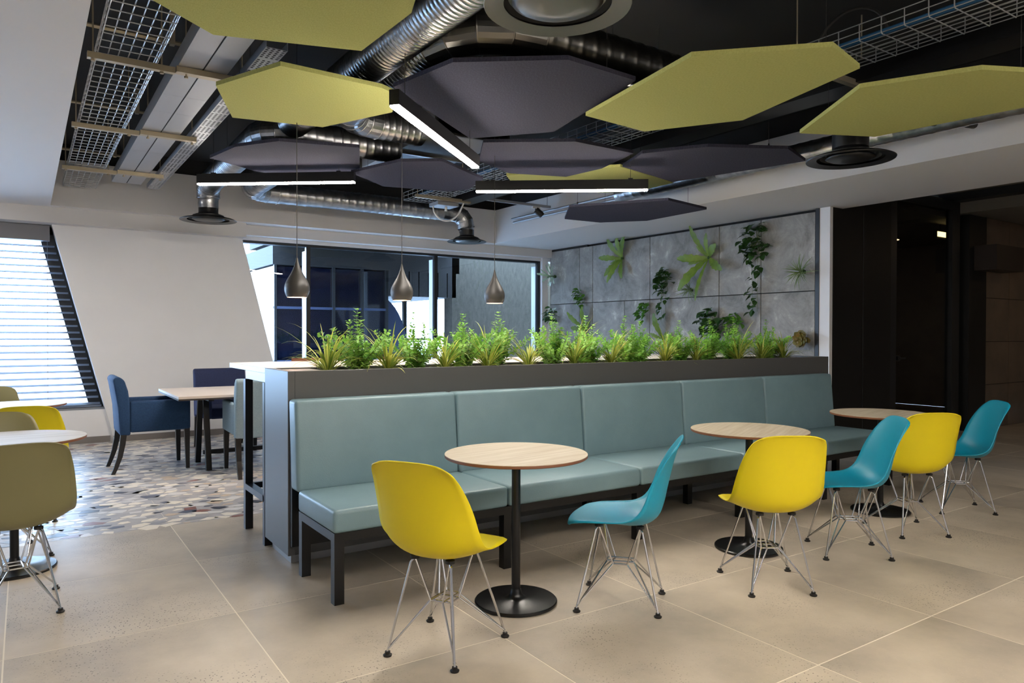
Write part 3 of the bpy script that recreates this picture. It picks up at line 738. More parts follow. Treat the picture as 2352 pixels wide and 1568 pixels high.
# ------------------------------------------------------------------ acoustic panels
PANELS = [
 (lime, 2.85, [(0.979, 4.707), (1.209, 4.148), (1.838, 4.167), (1.982, 4.236), (2.099, 4.584), (1.825, 5.204), (1.219, 5.334)], 'lime acoustic ceiling panel left of the bright diagonal light'),
 (lime, 2.80, [(3.14, 3.766), (2.933, 2.648), (3.427, 2.149), (3.83, 2.24), (4.094, 3.232), (3.734, 3.815)], 'large lime acoustic ceiling panel next to the biggest charcoal panel'),
 (lime, 2.75, [(4.543, 3.097), (3.994, 2.335), (4.256, 1.806), (4.594, 1.638), (5.152, 1.66), (5.182, 1.956), (5.067, 2.846)], 'lime acoustic ceiling panel above the black round diffuser'),
 (grey_felt, 2.85, [(1.889, 4.113), (1.993, 3.549), (2.503, 3.154), (3.043, 3.184), (3.308, 4.339), (2.881, 4.853)], 'largest charcoal acoustic ceiling panel below the silver duct bend'),
 (grey_felt, 2.85, [(3.026, 4.893), (3.614, 4.457), (4.25, 4.471), (4.401, 5.047), (4.348, 5.508), (3.812, 5.693), (3.322, 5.444)], 'charcoal acoustic ceiling panel overlapping the small lime panel'),
 (grey_felt, 2.85, [(4.512, 4.887), (4.311, 4.429), (4.597, 3.975), (5.194, 3.648), (5.685, 3.818), (5.376, 5.091)], 'charcoal acoustic ceiling panel touching the white bulkhead edge'),
 (grey_felt, 2.85, [(1.337, 6.676), (1.427, 6.154), (1.67, 5.777), (2.276, 5.604), (2.585, 6.363), (2.342, 6.939), (1.814, 6.981)], 'charcoal acoustic ceiling panel just above the linear light by the ducts'),
 (grey_felt, 2.80, [(2.481, 6.316), (2.668, 5.659), (2.953, 5.444), (3.627, 5.864), (3.762, 6.379), (3.641, 6.572), (2.974, 6.711)], 'charcoal acoustic ceiling panel between the three linear lights'),
 (grey_felt, 2.65, [(5.152, 6.548), (4.715, 5.912), (5.271, 5.049), (5.991, 5.188), (6.019, 6.101), (5.656, 6.514)], 'lowest charcoal acoustic ceiling panel in front of the plant wall bulkhead'),
 (lime, 2.95, [(4.093, 6.169), (4.355, 5.725), (4.791, 5.22), (5.762, 5.457), (5.862, 5.668), (5.558, 6.236), (4.639, 6.749)], 'lime acoustic ceiling panel half hidden behind two charcoal panels'),
 (lime, 2.85, [(0.488, 3.663), (0.802, 3.913), (1.507, 3.685), (1.526, 3.117), (1.40, 2.75), (0.85, 2.60), (0.42, 3.05)], 'lime acoustic ceiling panel nearest the viewer, cut by the picture top')]
for m, z, P, lab in PANELS:
    cx, cy = sum(p[0] for p in P) / len(P), sum(p[1] for p in P) / len(P)
    t = thing('acoustic_panel', lab, 'ceiling panel', (cx, cy, z), 0, 'hanging acoustic felt panels')
    MB().prism([(a - cx, b - cy) for a, b in P], 0, .026).build('felt_board', m, t)
    for k in (0, len(P) // 2, len(P) - 1):
        x, y = (P[k][0] - cx) * .78, (P[k][1] - cy) * .78
        MB().lathe([(0, .026), (.008, .026), (.008, .056), (.003, .07), (0, .07)], 8, (x, y, 0)).build('clip', blackmetal, t)
        MB().tube([(x, y, .065), (x, y, 3.5 - z)], .0016, 5).build('hanger_wire', cablem, t)

# ------------------------------------------------------------------ ducts and diffusers
def spiral(name, a, b, r, pitch, parent, m=None, ridge=.004, n=28, per=8):
    """straight round duct with a helical seam or fine corrugation"""
    a, b = Vector(a), Vector(b); L_ = (b - a).length
    steps = max(2, int(L_ / pitch * per))
    pts = [a.lerp(b, k / steps) for k in range(steps + 1)]
    def ring(k, i):
        q = (k / per - i / n) % 1.0
        return r + ridge * max(0.0, cos(2 * pi * q)) ** 3
    return MB().tube(pts, r, n, False, ring=ring).build(name, m or galv, parent, smooth=True, world=True)
def elbow(name, pts, r, parent, m=None, n=28, seg=5):
    """segmented bend through three points, with raised seams"""
    a, c, b = (Vector(p) for p in pts)
    P, Q = [], []
    for k in range(seg + 1):
        t = k / seg
        P.append(a * (1 - t) ** 2 + c * 2 * t * (1 - t) + b * t * t)
    mb = MB().tube(P, r, n, False)
    o = mb.build(name, m or galv, parent, world=True)
    for p in o.data.polygons: p.use_smooth = False
    for k in range(seg + 1):
        d = (P[min(k + 1, seg)] - P[max(k - 1, 0)]).normalized() * .006
        MB().tube([P[k] - d, P[k], P[k] + d], [r + .001, r + .005, r + .001], n, False).build('seam_ring', m or galv, o, smooth=True, world=False).location = -parent.location
    return o
dA = thing('flexible_duct', 'large silver corrugated duct running away between lime panels', 'duct', (1.85, 3.4, 3.08))
spiral('duct_run', (1.85, .6, 3.08), (1.85, 6.0, 3.08), .125, .040, dA, ridge=.007, per=6)
dE = thing('spiral_duct', 'silver duct crossing behind the lime panel with a bend toward the windows', 'duct', (2.2, 6.3, 3.02))
spiral('duct_run', (1.95, 6.12, 3.02), (2.85, 6.12, 3.02), .12, .075, dE)
elbow('elbow', [(1.96, 6.12, 3.02), (1.68, 6.12, 3.02), (1.68, 6.40, 3.02)], .122, dE)
spiral('duct_run', (1.68, 6.38, 3.02), (1.71, 8.52, 3.0), .12, .05, dE, ridge=.005, per=6)
elbow('elbow', [(1.71, 8.50, 3.0), (1.72, 8.71, 3.0), (1.726, 8.70, 2.86)], .122, dE)
spiral('drop', (1.726, 8.70, 2.87), (1.726, 8.70, 2.74), .108, .13, dE)
dB = thing('spiral_duct', 'dark silver duct with a smooth bend beside the satin diffuser', 'duct', (2.6, 3.6, 3.08))
spiral('duct_run', (2.50, 3.46, 3.08), (3.98, 3.46, 3.08), .135, .11, dB, m=galvd)
elbow('elbow', [(2.52, 3.46, 3.08), (2.08, 3.46, 3.08), (2.06, 3.88, 3.08)], .137, dB, m=galvd, seg=4)
spiral('duct_run', (2.06, 3.86, 3.08), (2.10, 5.30, 3.08), .125, .045, dB, ridge=.006, per=6)
elbow('elbow', [(2.10, 5.28, 3.08), (2.12, 5.62, 3.08), (2.44, 5.64, 3.08)], .125, dB)
spiral('duct_run', (2.42, 5.64, 3.08), (2.86, 5.66, 3.08), .12, .06, dB)
dC = thing('spiral_duct', 'long silver spiral duct along the white bulkhead over the pendants', 'duct', (3.5, 8.7, 3.0))
spiral('duct_run', (2.16, 6.30, 3.02), (2.16, 8.42, 3.0), .12, .05, dC, ridge=.005, per=6)
elbow('elbow', [(2.16, 8.40, 3.0), (2.16, 8.74, 3.0), (2.50, 8.74, 3.0)], .122, dC)
spiral('duct_run', (2.48, 8.74, 3.0), (4.86, 8.72, 3.0), .118, .105, dC)
elbow('elbow', [(4.85, 8.72, 3.0), (5.09, 8.70, 3.0), (5.09, 8.68, 2.80)], .118, dC, seg=4)
spiral('drop', (5.09, 8.68, 2.81), (5.09, 8.67, 2.74), .100, .12, dC)
dD = thing('spiral_duct', 'silver spiral duct along the white bulkhead near the black diffuser', 'duct', (5.85, 3.6, 2.98))
spiral('duct_run', (5.85, 0.5, 2.98), (5.85, 6.4, 2.98), .085, .12, dD)
rd = thing('rectangular_duct', 'flat sheet metal duct above the diagonal light end', 'duct', (3.1, 6.1, 3.0))
MB().box((2.82, 5.25, 3.0), (3.5, 6.9, 3.26)).build('duct_body', galvdull, rd, world=True)
for yy in (5.25, 6.05, 6.88): MB().box((2.80, yy, 2.98), (3.52, yy + .03, 3.28)).build('flange', galvd, rd, world=True)
def diffuser(x, y, z, m, neck, label, top, inner=None, r=.30):
    t = thing('ceiling_diffuser', label, 'diffuser', (x, y, z), 0, 'round ceiling air diffusers')
    inner = inner or m
    MB().lathe([(r - .075, .012), (r, .0), (r + .003, .006), (r - .03, .022), (r - .11, .04), (.135, .055)], 48).build('outer_ring', m, t, smooth='auto')
    MB().lathe([(0, .0), (.06, -.003), (.15, .004), (.178, .018), (.16, .032), (0, .04)], 48).build('centre_dome', inner, t, smooth=True)
    MB().lathe([(.215, .022), (.14, .07), (0, .07)], 48).build('throat', blackpaint, t, smooth='auto')
    MB().lathe([(.165, .045), (.165, .06), (.115, .075), (neck, .09), (neck, top), (0, top)], 32).build('neck', m if m is not satin else blackmetal, t, smooth='auto')
    return t
diffuser(1.726, 8.70, 2.60, diffblack, .105, 'black round ceiling diffuser over the blue armchairs', .17)
diffuser(5.09, 8.66, 2.60, diffblack, .100, 'black round ceiling diffuser at the end of the spiral duct', .17, r=.27)
diffuser(5.231, 3.130, 2.66, diffblack, .130, 'black round ceiling diffuser under the lime panel near the bulkhead', .30, r=.315)
diffuser(1.72, 2.235, 2.60, satin, .13, 'satin metal round ceiling diffuser at the picture top', .34, inner=satin, r=.285)

# ------------------------------------------------------------------ cable trays, trunking, struts, pipes
def wire_tray(x0, x1, z, y0, y1, nl, pitch, label, h_=.06):
    t = thing('cable_tray', label, 'cable tray', ((x0 + x1) / 2, (y0 + y1) / 2, z), 0, 'wire mesh cable trays')
    w_ = (x1 - x0) / 2; L_ = (y1 - y0) / 2; me = None
    first = MB().tube([(0, -L_, 0), (0, L_, 0)], .0034, 6).build('long_wire', wirem, t)
    first.location = (-w_, 0, 0)
    for k in range(1, nl):
        o = first.copy(); COL.objects.link(o); o.location = (-w_ + 2 * w_ * k / (nl - 1), 0, 0)
    for s in (-1, 1):
        for zz in (h_ * .5, h_): o = first.copy(); COL.objects.link(o); o.location = (s * (w_ + .004), 0, zz)
    u = MB().tube([(-w_ - .005, 0, h_), (-w_ - .005, 0, .006), (-w_ + .004, 0, -.006), (w_ - .004, 0, -.006), (w_ + .005, 0, .006), (w_ + .005, 0, h_)], .0034, 6).build('cross_wire', wirem, t)
    u.location = (0, -L_, 0)
    n = int(2 * L_ / pitch)
    for k in range(1, n + 1):
        o = u.copy(); COL.objects.link(o); o.location = (0, -L_ + k * pitch, 0)
    return t
wire_tray(.365, .685, 3.0, 3.2, 9.65, 7, .116, 'wire mesh cable tray next to the white dropped ceiling')
t2 = wire_tray(4.05, 4.45, 3.05, 1.2, 8.5, 8, .13, 'wire mesh cable tray crossing the dark ceiling toward the bulkhead corner', .09)
MB().tube([(-.17, -3.7, .02), (-.16, 3.4, .02)], .011, 8).build('blue_cable', bluecable, t2)
MB().tube([(-.14, -3.7, .016), (-.13, 3.4, .016)], .008, 8).build('blue_cable', bluecable, t2)
tr = thing('cable_trunking', 'grey twin steel trunking beside the wire tray', 'trunking', (.945, 6.7, 3.0))
MB().box((.80, 3.6, 3.012), (1.09, 9.1, 3.10)).build('trough', galvdull, tr, world=True)
for a, b in ((.80, .940), (.950, 1.09)):
    for y0, y1 in ((3.6, 5.55), (5.552, 6.0), (6.002, 7.4), (7.402, 9.1)): MB().box((a, y0, 3.0), (b, y1, 3.012)).build('lid', galvdull, tr, world=True)
MB().box((.938, 3.6, 3.004), (.952, 9.1, 3.013)).build('seam', blackpaint, tr, world=True)
pf = thing('perforated_tray', 'perforated steel tray beside the twin trunking', 'cable tray', (1.235, 6.9, 3.0))
mb = MB(); c_ = .031; nx, ny = 4, int(5.0 / c_)
for i in range(nx):
    for j in range(ny):
        ox, oy = 1.173 + i * c_, 4.3 + j * c_
        if j % 7 == 6:
            mb.add([(ox, oy, 3), (ox + c_, oy, 3), (ox + c_, oy + c_, 3), (ox, oy + c_, 3)], [(3, 2, 1, 0)]); continue
        sq = [(ox, oy), (ox + c_ / 2, oy), (ox + c_, oy), (ox + c_, oy + c_ / 2), (ox + c_, oy + c_), (ox + c_ / 2, oy + c_), (ox, oy + c_), (ox, oy + c_ / 2)]
        ci = [(ox + c_ / 2 + .010 * cos(R(-135 + 45 * k)), oy + c_ / 2 + .010 * sin(R(-135 + 45 * k))) for k in range(8)]
        mb.add([(a, b, 3) for a, b in sq + ci], [(k, 8 + k, 8 + (k + 1) % 8, (k + 1) % 8) for k in range(8)])
mb.build('perforated_base', galvdull, pf, world=True)
for x in (1.173, 1.173 + nx * c_): MB().box((x - .001, 4.3, 3.0), (x + .001, 9.28, 3.05)).build('side_flange', galvdull, pf, world=True)
for y in (4.94, 6.65, 8.41):
    lab = {4.94: 'galvanised strut under the wire tray nearest the viewer', 6.65: 'galvanised strut under the wire tray halfway along', 8.41: 'galvanised strut under the wire tray farthest from the viewer'}[y]
    s = thing('support_strut', lab, 'strut', (.75, y, 2.95), 0, 'steel struts carrying the trays')
    MB().box((-.44, -.021, .002), (.035, .021, .038)).build('channel', strutm, s)
    MB().box((.04, -.03, .012), (.47, .03, .048)).build('channel', strutm, s)
    for x in (-.41, -.04, .10, .44): MB().tube([(x, 0, -.012), (x, 0, .55)], .005, 6).build('threaded_rod', strutm, s)
    for x in (-.41, -.04, .10, .44): MB().lathe([(0, -.012), (.012, -.012), (.012, 0), (0, .002)], 6, (x, 0, 0)).build('nut', strutm, s)
for k, y in enumerate((5.35, 7.2, 9.1)):
    s = thing('conduit', ['thin steel conduit above the near wire tray stretch', 'thin steel conduit above the middle wire tray stretch', 'thin steel conduit above the far wire tray end'][k], 'conduit', (.8, y, 3.3), 0, 'steel conduits over the tray')
    MB().tube([(-.55, 0, 0), (.40, .02, 0)], .014, 8).build('pipe', strutm, s)
    MB().box((.02, -.02, -.02), (.05, .03, .2)).build('clip', strutm, s)
for y, lab in ((8.0, 'steel strut below the far cable tray end, nearer the bulkhead'), (6.9, 'steel strut below the far cable tray, closer to the lime panel'), (2.75, 'steel strut below the cable tray near the picture edge')):
    s = thing('support_strut', lab, 'strut', (4.3, y, 3.0), 0, 'steel struts carrying the trays')
    MB().box((-.33, -.02, 0), (.45, .02, .04)).build('channel', strutm, s)
    for x in (-.3, .42): MB().tube([(x, 0, -.01), (x, 0, .5)], .005, 6).build('threaded_rod', strutm, s)
bt = thing('black_trunking', 'long black trunking hanging beside the cable tray', 'trunking', (4.75, 4.5, 3.02))
MB().box((4.62, 1.0, 3.02), (4.86, 8.2, 3.16)).build('trough', blackmetal, bt, world=True)
MB().box((4.615, 1.0, 3.155), (4.865, 8.2, 3.165)).build('lid', galvd, bt, world=True)
for k in range(2):
    s = thing('conduit', ['steel conduit along the bulkhead top, upper of the pair', 'steel conduit along the bulkhead top, lower of the pair'][k], 'conduit', (6.14, 4.5, 3.07 - .05 * k), 0, 'conduits on the bulkhead')
    MB().tube([(.03 * k, -4.5, 0), (.03 * k, 4.6, 0)], .016, 8).build('pipe', galvdull, s)
    for y in (-3, -1.5, 0, 1.5, 3): MB().box((.03 * k - .02, y, -.02), (.1, y + .02, .02)).build('saddle', galvd, s)
for k in range(2):
    s = thing('insulated_pipe', ['black insulated pipe end by the bulkhead, the shorter one', 'black insulated pipe end by the bulkhead, the longer one'][k], 'pipe', (5.7, 2.78 - .13 * k, 2.965), 0, 'insulated pipes')
    MB().tube([(-.8, .05, .16), (-.3, .02, .06), (.05 + .28 * k, 0, 0), (.14 + .28 * k, 0, -.005)], [.042, .042, .042, .030], 14).build('insulation', rubber, s, smooth='auto')
cb = thing('junction_box', 'galvanised box with a hanging white conduit loop under the far cable tray', 'junction box', (4.50, 8.15, 2.95))
MB().box((-.2, -.12, 0), (.1, .12, .05)).build('box_body', galvdull, cb, bevel=.003, seg=1)
pts = [(-.18, .05, .01), (-.17, .03, -.08), (-.09, .01, -.16), (.02, -.02, -.17), (.12, -.05, -.10), (.18, -.07, .02), (.20, -.08, .08)]
MB().tube(catmull(pts, 5), .011, 8).build('conduit_loop', whitecable, cb, smooth=True)
MB().lathe([(0, -.05), (.016, -.05), (.016, 0), (0, 0)], 12, (-.02, 0, 0)).build('gland', whitecable, cb)
lp = thing('cable_loop', 'grey cable loop standing above the cable tray', 'cable', (4.25, 2.55, 3.1))
MB().tube([(0, .24 * cos(R(a)), .24 * sin(R(a))) for a in range(0, 190, 12)], .009, 8).build('cable', cablem, lp, smooth=True)
tk = thing('track_light', 'black spotlight on a ceiling rail in front of the white bulkhead corner', 'spotlight', (5.9, 8.15, 3.10))
MB().box((-1.3, -.017, 0), (.25, .017, .034)).build('rail', galvdull, tk)
MB().box((-.06, -.02, -.03), (.06, .02, 0)).build('adapter', whitecable, tk)
sp = MB().tube([(0, 0, -.045), (.06, -.03, -.10), (.085, -.04, -.125)], [.045, .045, .040], 18); sp.build('spot_head', blackmetal, tk, smooth='auto')
MB().tube([(0, 0, -.06), (0, 0, -.02)], .01, 8).build('stem', blackmetal, tk)
for x in (-1.2, -.4, .2): MB().tube([(x, 0, .03), (x, 0, .4)], .003, 6).build('hanger', cablem, tk)

# ------------------------------------------------------------------ drop pendants over the counter
pend = thing('pendant_lamp', '', 'lamp', (0, 0, 0), 0, 'grey drop pendants over the counter')
prof = [(.0705, 0), (.082, .025), (.088, .055), (.086, .085), (.076, .115), (.060, .145), (.044, .172), (.030, .200), (.018, .232), (.010, .262), (.006, .285)]
prof = catmull(prof, 3)
MB().lathe(prof, 40).build('shade', pendantm, pend, smooth=True)
MB().lathe([(r_ - .003, z) for r_, z in prof if r_ > .02][::-1] + [(.0705, 0)], 40).build('shade_lining', pendantin, pend, smooth=True)
MB().lathe([(0, .01), (.030, .018), (.042, .045), (.034, .075), (.018, .10), (0, .10)], 20).build('bulb', bulb, pend, smooth=True)
MB().tube([(0, 0, .28), (0, 0, 3.5 - 1.59)], .0028, 6).build('cord', cablem, pend)
for k, (x, lab) in enumerate(((1.633, 'grey drop pendant lamp closest to the white pier'), (2.464, 'grey drop pendant lamp in the middle of the three'), (3.332, 'grey drop pendant lamp in front of the concrete wall outside'))):
    o = pend if k == 0 else copy_tree(pend)
    o.location = (x, 5.2, 1.59); o['label'] = lab

# ------------------------------------------------------------------ plants
def ribbon(L_, wd, bend, lift, n=7, fold=.25, wav=0.0, tipw=.15, side=0.0, ph=0.0, peak=.45):
    """a leaf blade: leaves the origin along (cos lift, 0, sin lift) and bends down"""
    mb = MB(); x = z = y = 0.0; a = lift; V = []
    for k in range(n + 1):
        t = k / n
        ww = wd * (min(1.0, (t / peak) ** .6 if t < peak else 1 - (1 - tipw) * ((t - peak) / (1 - peak)) ** 1.6)) * (1 if 0 < t else .45)
        ww *= 1 + wav * sin(t * 34 + ph)
        ww2 = ww * (1 + wav * .7 * sin(t * 29 + 1.3 + ph)) / (1 + wav * sin(t * 34 + ph)) if wav else ww
        nx, nz = -sin(a), cos(a)
        dz = wav * .25 * wd * sin(t * 30 + ph)
        V += [(x + nx * (ww * fold + dz), y - ww, z + nz * (ww * fold + dz)), (x, y, z), (x + nx * (ww2 * fold - dz), y + ww2, z + nz * (ww2 * fold - dz))]
        d = L_ / n
        x += cos(a) * d; z += sin(a) * d; y += side * d * t
        a -= bend / n * (.4 + 1.2 * t)
    F = []
    for k in range(n):
        for s in (0, 1): F.append((3 * k + s, 3 * k + s + 1, 3 * k + 4 + s, 3 * k + 3 + s))
    return mb.add(V, F)
rp_ = random.Random(11)
BL = []
for k in range(14):
    L_ = rp_.uniform(.17, .29) if k < 10 else rp_.uniform(.30, .42)
    b_ = ribbon(L_, rp_.uniform(.0042, .0066), rp_.uniform(.7, 2.0), R(rp_.uniform(42, 84)), 8, .3, 0, .08, rp_.uniform(-.15, .15), peak=.35)
    o = b_.build('blade', leafgrass if k % 3 else leafgrass2, None, smooth=True); BL.append(o.data); bpy.data.objects.remove(o)
def grass_tuft(x, y, z, s, label, n=70):
    t = thing('grass_tuft', label, 'plant', (x, y, z), 0, 'variegated grass tufts in the planter')
    for k in range(n):
        o = bpy.data.objects.new('blade', BL[k % 14 if k < n - 6 else 10 + k % 4]); COL.objects.link(o); o.parent = t
        a = rp_.uniform(0, 2 * pi); q = rp_.uniform(0, .018)
        o.location = (q * cos(a), q * sin(a), 0); o.rotation_euler = (0, rp_.uniform(-.15, .50), a + rp_.uniform(-.2, .2))
        sc = s * rp_.uniform(.85, 1.25); o.scale = (sc, sc, sc)
    return t
def bush_meshes(seed):
    r_ = random.Random(seed)
    stems = MB(); lv = MB()
    for k in range(19):
        a = 2.4 * k + r_.uniform(-.4, .4); lean = r_.uniform(.25, 1.05) if k else .04; H = r_.uniform(.17, .31) if k else .37
        if k in (1, 2): H = .31; lean = r_.uniform(.06, .2)
        P = []
        for q in range(7):
            t = q / 6
            d = lean * (t ** .9) * H
            P.append(Vector((d * cos(a) + .008 * sin(5 * t + k), d * sin(a) + .008 * cos(4 * t + k), H * t * (1 - .18 * lean * t))))
        stems.tube(P, [.0028 - .0018 * q / 6 for q in range(7)], 5)
        nn = 19
        for q in range(2 if k else 3, nn + 1):
            t = q / nn; f_ = t * 6; i = min(int(f_), 5); p = P[i].lerp(P[i + 1], f_ - i)
            dr = (P[i + 1] - P[i]).normalized()
            for s in range(3):
                b_ = 2.4 * q + s * 2.1 + r_.uniform(-.5, .5)
                u = dr.orthogonal().normalized(); v = dr.cross(u)
                out = (u * cos(b_) + v * sin(b_) + dr * r_.uniform(.1, .8)).normalized()
                w_ = out.cross(dr).normalized(); nrm_ = w_.cross(out)
                L_ = r_.uniform(.025, .038) * (1.15 - .4 * t); W_ = L_ * .40
                b0 = p + out * .004; m_ = p + out * (.004 + L_ * .55); e = p + out * (.004 + L_)
                lv.add([b0, m_ + w_ * W_ + nrm_ * .003, e, m_ - w_ * W_ + nrm_ * .003, m_], [(0, 4, 1), (4, 2, 1), (0, 3, 4), (4, 3, 2)])
    return stems, lv
BU = []
for k in range(5):
    s_, l_ = bush_meshes(40 + k)
    a = s_.build('stems', stemm, None, smooth=True); b = l_.build('foliage', leafbush, None)
    BU.append((a.data, b.data)); bpy.data.objects.remove(a); bpy.data.objects.remove(b)
def leafy_bush(x, y, z, s, k, label):
    t = thing('leafy_bush', label, 'plant', (x, y, z), rp_.uniform(0, 6.28), 'leafy green bushes in the planter')
    o = bpy.data.objects.new('stems', BU[k][0]); COL.objects.link(o); o.parent = t; o['kind'] = 'stuff'
    f_ = bpy.data.objects.new('foliage', BU[k][1]); COL.objects.link(f_); f_.parent = t; f_['kind'] = 'stuff'
    for q in (o, f_): q.scale = (s * 1.12, s * 1.12, s * 1.04)
    return t
ORD = ['first', 'second', 'third', 'fourth', 'fifth', 'sixth', 'seventh', 'eighth', 'ninth', 'tenth', 'eleventh', 'twelfth']
gx = [(1.53, 1.12), (1.94, 1.1), (2.37, .98), (2.68, 1.02), (3.05, .98), (3.50, 1.12), (3.83, 1.0), (4.46, 1.05), (4.86, .95), (5.36, 1.05), (5.72, .9), (6.10, 1.0)]
for k, (x, s) in enumerate(gx):
    grass_tuft(x, 4.27 + .025 * ((k * 7) % 3), 1.085, s, ORD[k] + ' yellow green grass tuft along the planter, counted from the white counter end')
bx = [(1.76, 1.02), (2.18, .98), (2.56, .98), (2.87, 1.03), (3.31, 1.02), (3.68, .98), (4.12, 1.0), (4.30, .9), (4.70, .92), (5.10, .98), (5.46, 1.02), (6.02, .98)]
for k, (x, s) in enumerate(bx):
    leafy_bush(x, 4.36 + .03 * ((k * 5) % 4), 1.085, s, k % 5, ORD[k] + ' leafy bush along the planter, counted from the white counter end')

# plants on the concrete wall: local frame, wall behind at +x
def frond(L_, wd, ang, tilt, bend, mt, parent, wav=.22, peak=.62, seed=0):
    rr = random.Random(seed)
    o = ribbon(L_, wd, bend, tilt, 14, .15, wav, .25, rr.uniform(-.1, .1), rr.uniform(0, 6), peak).build('frond', mt, parent, smooth=True)
    # blade points along local (-x outward tilt), turned around the x axis by ang
    o.rotation_euler = (Matrix.Rotation(ang, 3, 'X') @ Matrix(((0, 0, -1), (0, 1, 0), (1, 0, 0)))).to_euler()
    return o
def fern(y, z, fr, label, seed):
    t = thing('wall_fern', label, 'plant', (7.53, y, z), 0, 'strap leaved ferns on the concrete wall')
    for k, (deg, L_, wd) in enumerate(fr):
        frond(L_, wd, R(deg), R(32), R(38), leaffern, t, seed=seed + k)
    MB().lathe([(0, -.02), (.022, -.015), (.026, .0), (.016, .02), (0, .03)], 10, (-.0, 0, 0)).build('crown', leafdark, t, smooth=True)
    return t
# angle is measured from straight up, positive towards the viewer's right (which is -y on this wall)
fern(8.154, 2.480, [(-35, .40, .045), (0, .36, .048), (33, .42, .05), (-86, .42, .045), (-112, .22, .02), (-135, .40, .05), (-155, .44, .05), (158, .36, .05), (15, .25, .03)], 'bright fern with wavy straps high on the wall beside the grey panel light', 60)
fern(6.477, 2.345, [(-25, .52, .04), (8, .34, .036), (-90, .46, .055), (-42, .24, .02), (-138, .60, .066), (48, .26, .06), (122, .40, .06), (-176, .62, .032), (-105, .3, .03)], 'largest fern with wavy straps high on the middle of the wall', 80)
fern(9.00, 1.40, [(-50, .46, .045), (8, .40, .055), (-86, .30, .045), (-140, .3, .045), (60, .25, .04)], 'small fern with few straps low on the wall near the window', 100)
fern(7.30, 1.26, [(-10, .40, .055), (-70, .22, .03), (60, .22, .03), (150, .2, .03)], 'fern showing one upright strap just above the grass tufts', 120)
LEAF = []
for k in range(3):
    o = ribbon(.075, .026, R(50), R(10), 5, .18, 0, .02, .05 * (k - 1), peak=.4).build('leaf', leafmid, None, smooth=True); LEAF.append(o.data); bpy.data.objects.remove(o)
LEAFD = []
for d in LEAF:
    q = d.copy(); q.materials.clear(); q.materials.append(leafdark); LEAFD.append(q)
def leafy_wall(y, z, w_, h_, n, dark, label, s=1.0, trail=False, seed=0):
    t = thing('wall_plant', label, 'plant', (7.54, y, z), 0, 'leafy plants on the concrete wall')
    n = int(n * 1.35); rr = random.Random(seed); src = LEAFD if dark else LEAF
    stems = MB()
    for k in range(n):
        a = rr.uniform(0, 2 * pi); q = sqrt(rr.random())
        ly, lz = w_ * q * cos(a), h_ * q * sin(a)
        out = -.04 - .14 * (1 - q) * rr.random()
        o = bpy.data.objects.new('leaf', src[k % 3]); COL.objects.link(o); o.parent = t
        o.location = (out, ly, lz)
        o.rotation_euler = (rr.uniform(-.6, .6), rr.uniform(-.2, .9), pi + rr.uniform(-1.5, 1.5))
        sc = s * rr.uniform(1.0, 1.6); o.scale = (sc, sc, sc)
        if k % 3 == 0: stems.tube([(0, 0, 0), (out * .6, ly * .5, lz * .5 + .02), (out, ly, lz)], .0022, 4)
    if trail:
        for k in range(trail[1]):
            t_ = (k + 1) / trail[1]; ly = rr.uniform(-.09, .09) * (1.2 - t_ * .5); lz = -h_ * .7 - trail[0] * t_
            o = bpy.data.objects.new('leaf', src[k % 3]); COL.objects.link(o); o.parent = t
            o.location = (-.05 - rr.uniform(0, .05), ly, lz); o.rotation_euler = (rr.uniform(-.6, .6), rr.uniform(.2, 1.2), pi + rr.uniform(-1.2, 1.2))
            sc = s * rr.uniform(.95, 1.4); o.scale = (sc, sc, sc)
        for q in (-.04, .03): stems.tube([(-.02, q, 0), (-.06, q * 1.3, -h_ * .6), (-.05, q, -h_ * .7 - trail[0])], .0022, 4)
    stems.build('stems', stemm, t, kind='stuff')
    return t
leafy_wall(9.11, 1.93, .13, .15, 26, False, 'small bright leafy plant on the wall near the window', seed=1)
leafy_wall(7.66, 1.66, .12, .15, 28, False, 'small bright leafy plant low on the wall left of the trailing ivy', seed=2)
leafy_wall(7.26, 2.10, .16, .20, 44, True, 'dark trailing plant in the middle of the wall with a hanging tail', seed=3, trail=(.42, 14), s=1.05)
leafy_wall(5.72, 2.48, .22, .22, 60, True, 'big dark ivy trailing high on the wall by the white return', seed=4, trail=(.72, 34), s=1.15)
leafy_wall(9.86, 1.66, .15, .15, 26, True, 'dark leafy plant in the wall corner beside the window', seed=5, s=1.1)
leafy_wall(6.38, 1.50, .20, .19, 40, True, 'dark glossy plant just above the middle bushes', seed=6, s=1.35)
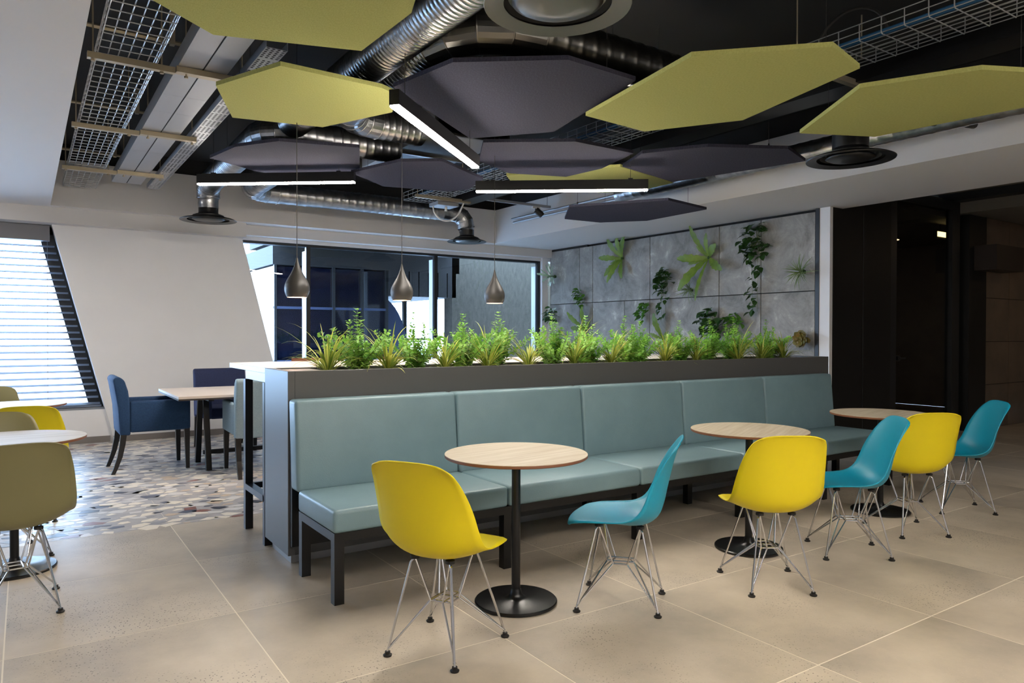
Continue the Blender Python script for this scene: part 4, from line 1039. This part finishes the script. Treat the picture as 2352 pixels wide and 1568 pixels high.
leafy_wall(6.02, 1.48, .14, .14, 30, False, 'round leafy plant just above the far bushes', seed=7, s=.9)
AIR = []
for k in range(5):
    o = ribbon(rp_.uniform(.18, .26), .0042, R(rp_.uniform(40, 130)), R(rp_.uniform(20, 75)), 8, .3, 0, .05, rp_.uniform(-.2, .2), peak=.25).build('leaf', leafair, None, smooth=True); AIR.append(o.data); bpy.data.objects.remove(o)
def air_plant(y, z, s, n, label, src=AIR, seed=0, down=.4):
    t = thing('air_plant', label, 'plant', (7.50, y, z), 0, 'spiky plants on the concrete wall')
    rr = random.Random(seed)
    for k in range(n):
        o = bpy.data.objects.new('leaf', src[k % len(src)]); COL.objects.link(o); o.parent = t
        a = rr.uniform(0, 2 * pi)
        m3 = Matrix.Rotation(a, 3, 'X') @ Matrix.Rotation(R(rr.uniform(-25, 25)), 3, 'Y') @ Matrix(((0, 0, -1), (0, 1, 0), (1, 0, 0)))
        o.rotation_euler = m3.to_euler(); o.location = (-.03, rr.uniform(-.02, .02), rr.uniform(-.02, .02))
        sc = s * rr.uniform(.7, 1.15); o.scale = (sc, sc, sc)
    MB().lathe([(0, -.03), (.03, -.02), (.03, .01), (0, .03)], 8).build('crown', leafdark, t, smooth=True)
    return t
air_plant(5.055, 2.06, 1.15, 48, 'spiky air plant near the edge of the wall by the white return', seed=21)
air_plant(6.76, 1.93, .95, 46, 'spiky air plant under the largest fern', seed=22)
STG = [ribbon(.24, .016, R(30), R(50), 8, .1, .25, .5, .1 * (k - 1), k, .8).build('leaf', leafstag, None, smooth=True) for k in range(3)]
SD = [o.data for o in STG]
for o in STG: bpy.data.objects.remove(o)
air_plant(9.80, 2.31, 1.1, 16, 'grey green staghorn plant in the upper wall corner by the window', src=SD, seed=23)
BR = []
o = ribbon(.10, .03, R(60), R(40), 6, .2, .2, .6, 0, 1, .7).build('leaf', leafbrown, None, smooth=True); BR.append(o.data); bpy.data.objects.remove(o)
air_plant(5.05, 1.27, .95, 70, 'brownish mossy plant at the far end above the planter', src=BR, seed=24)
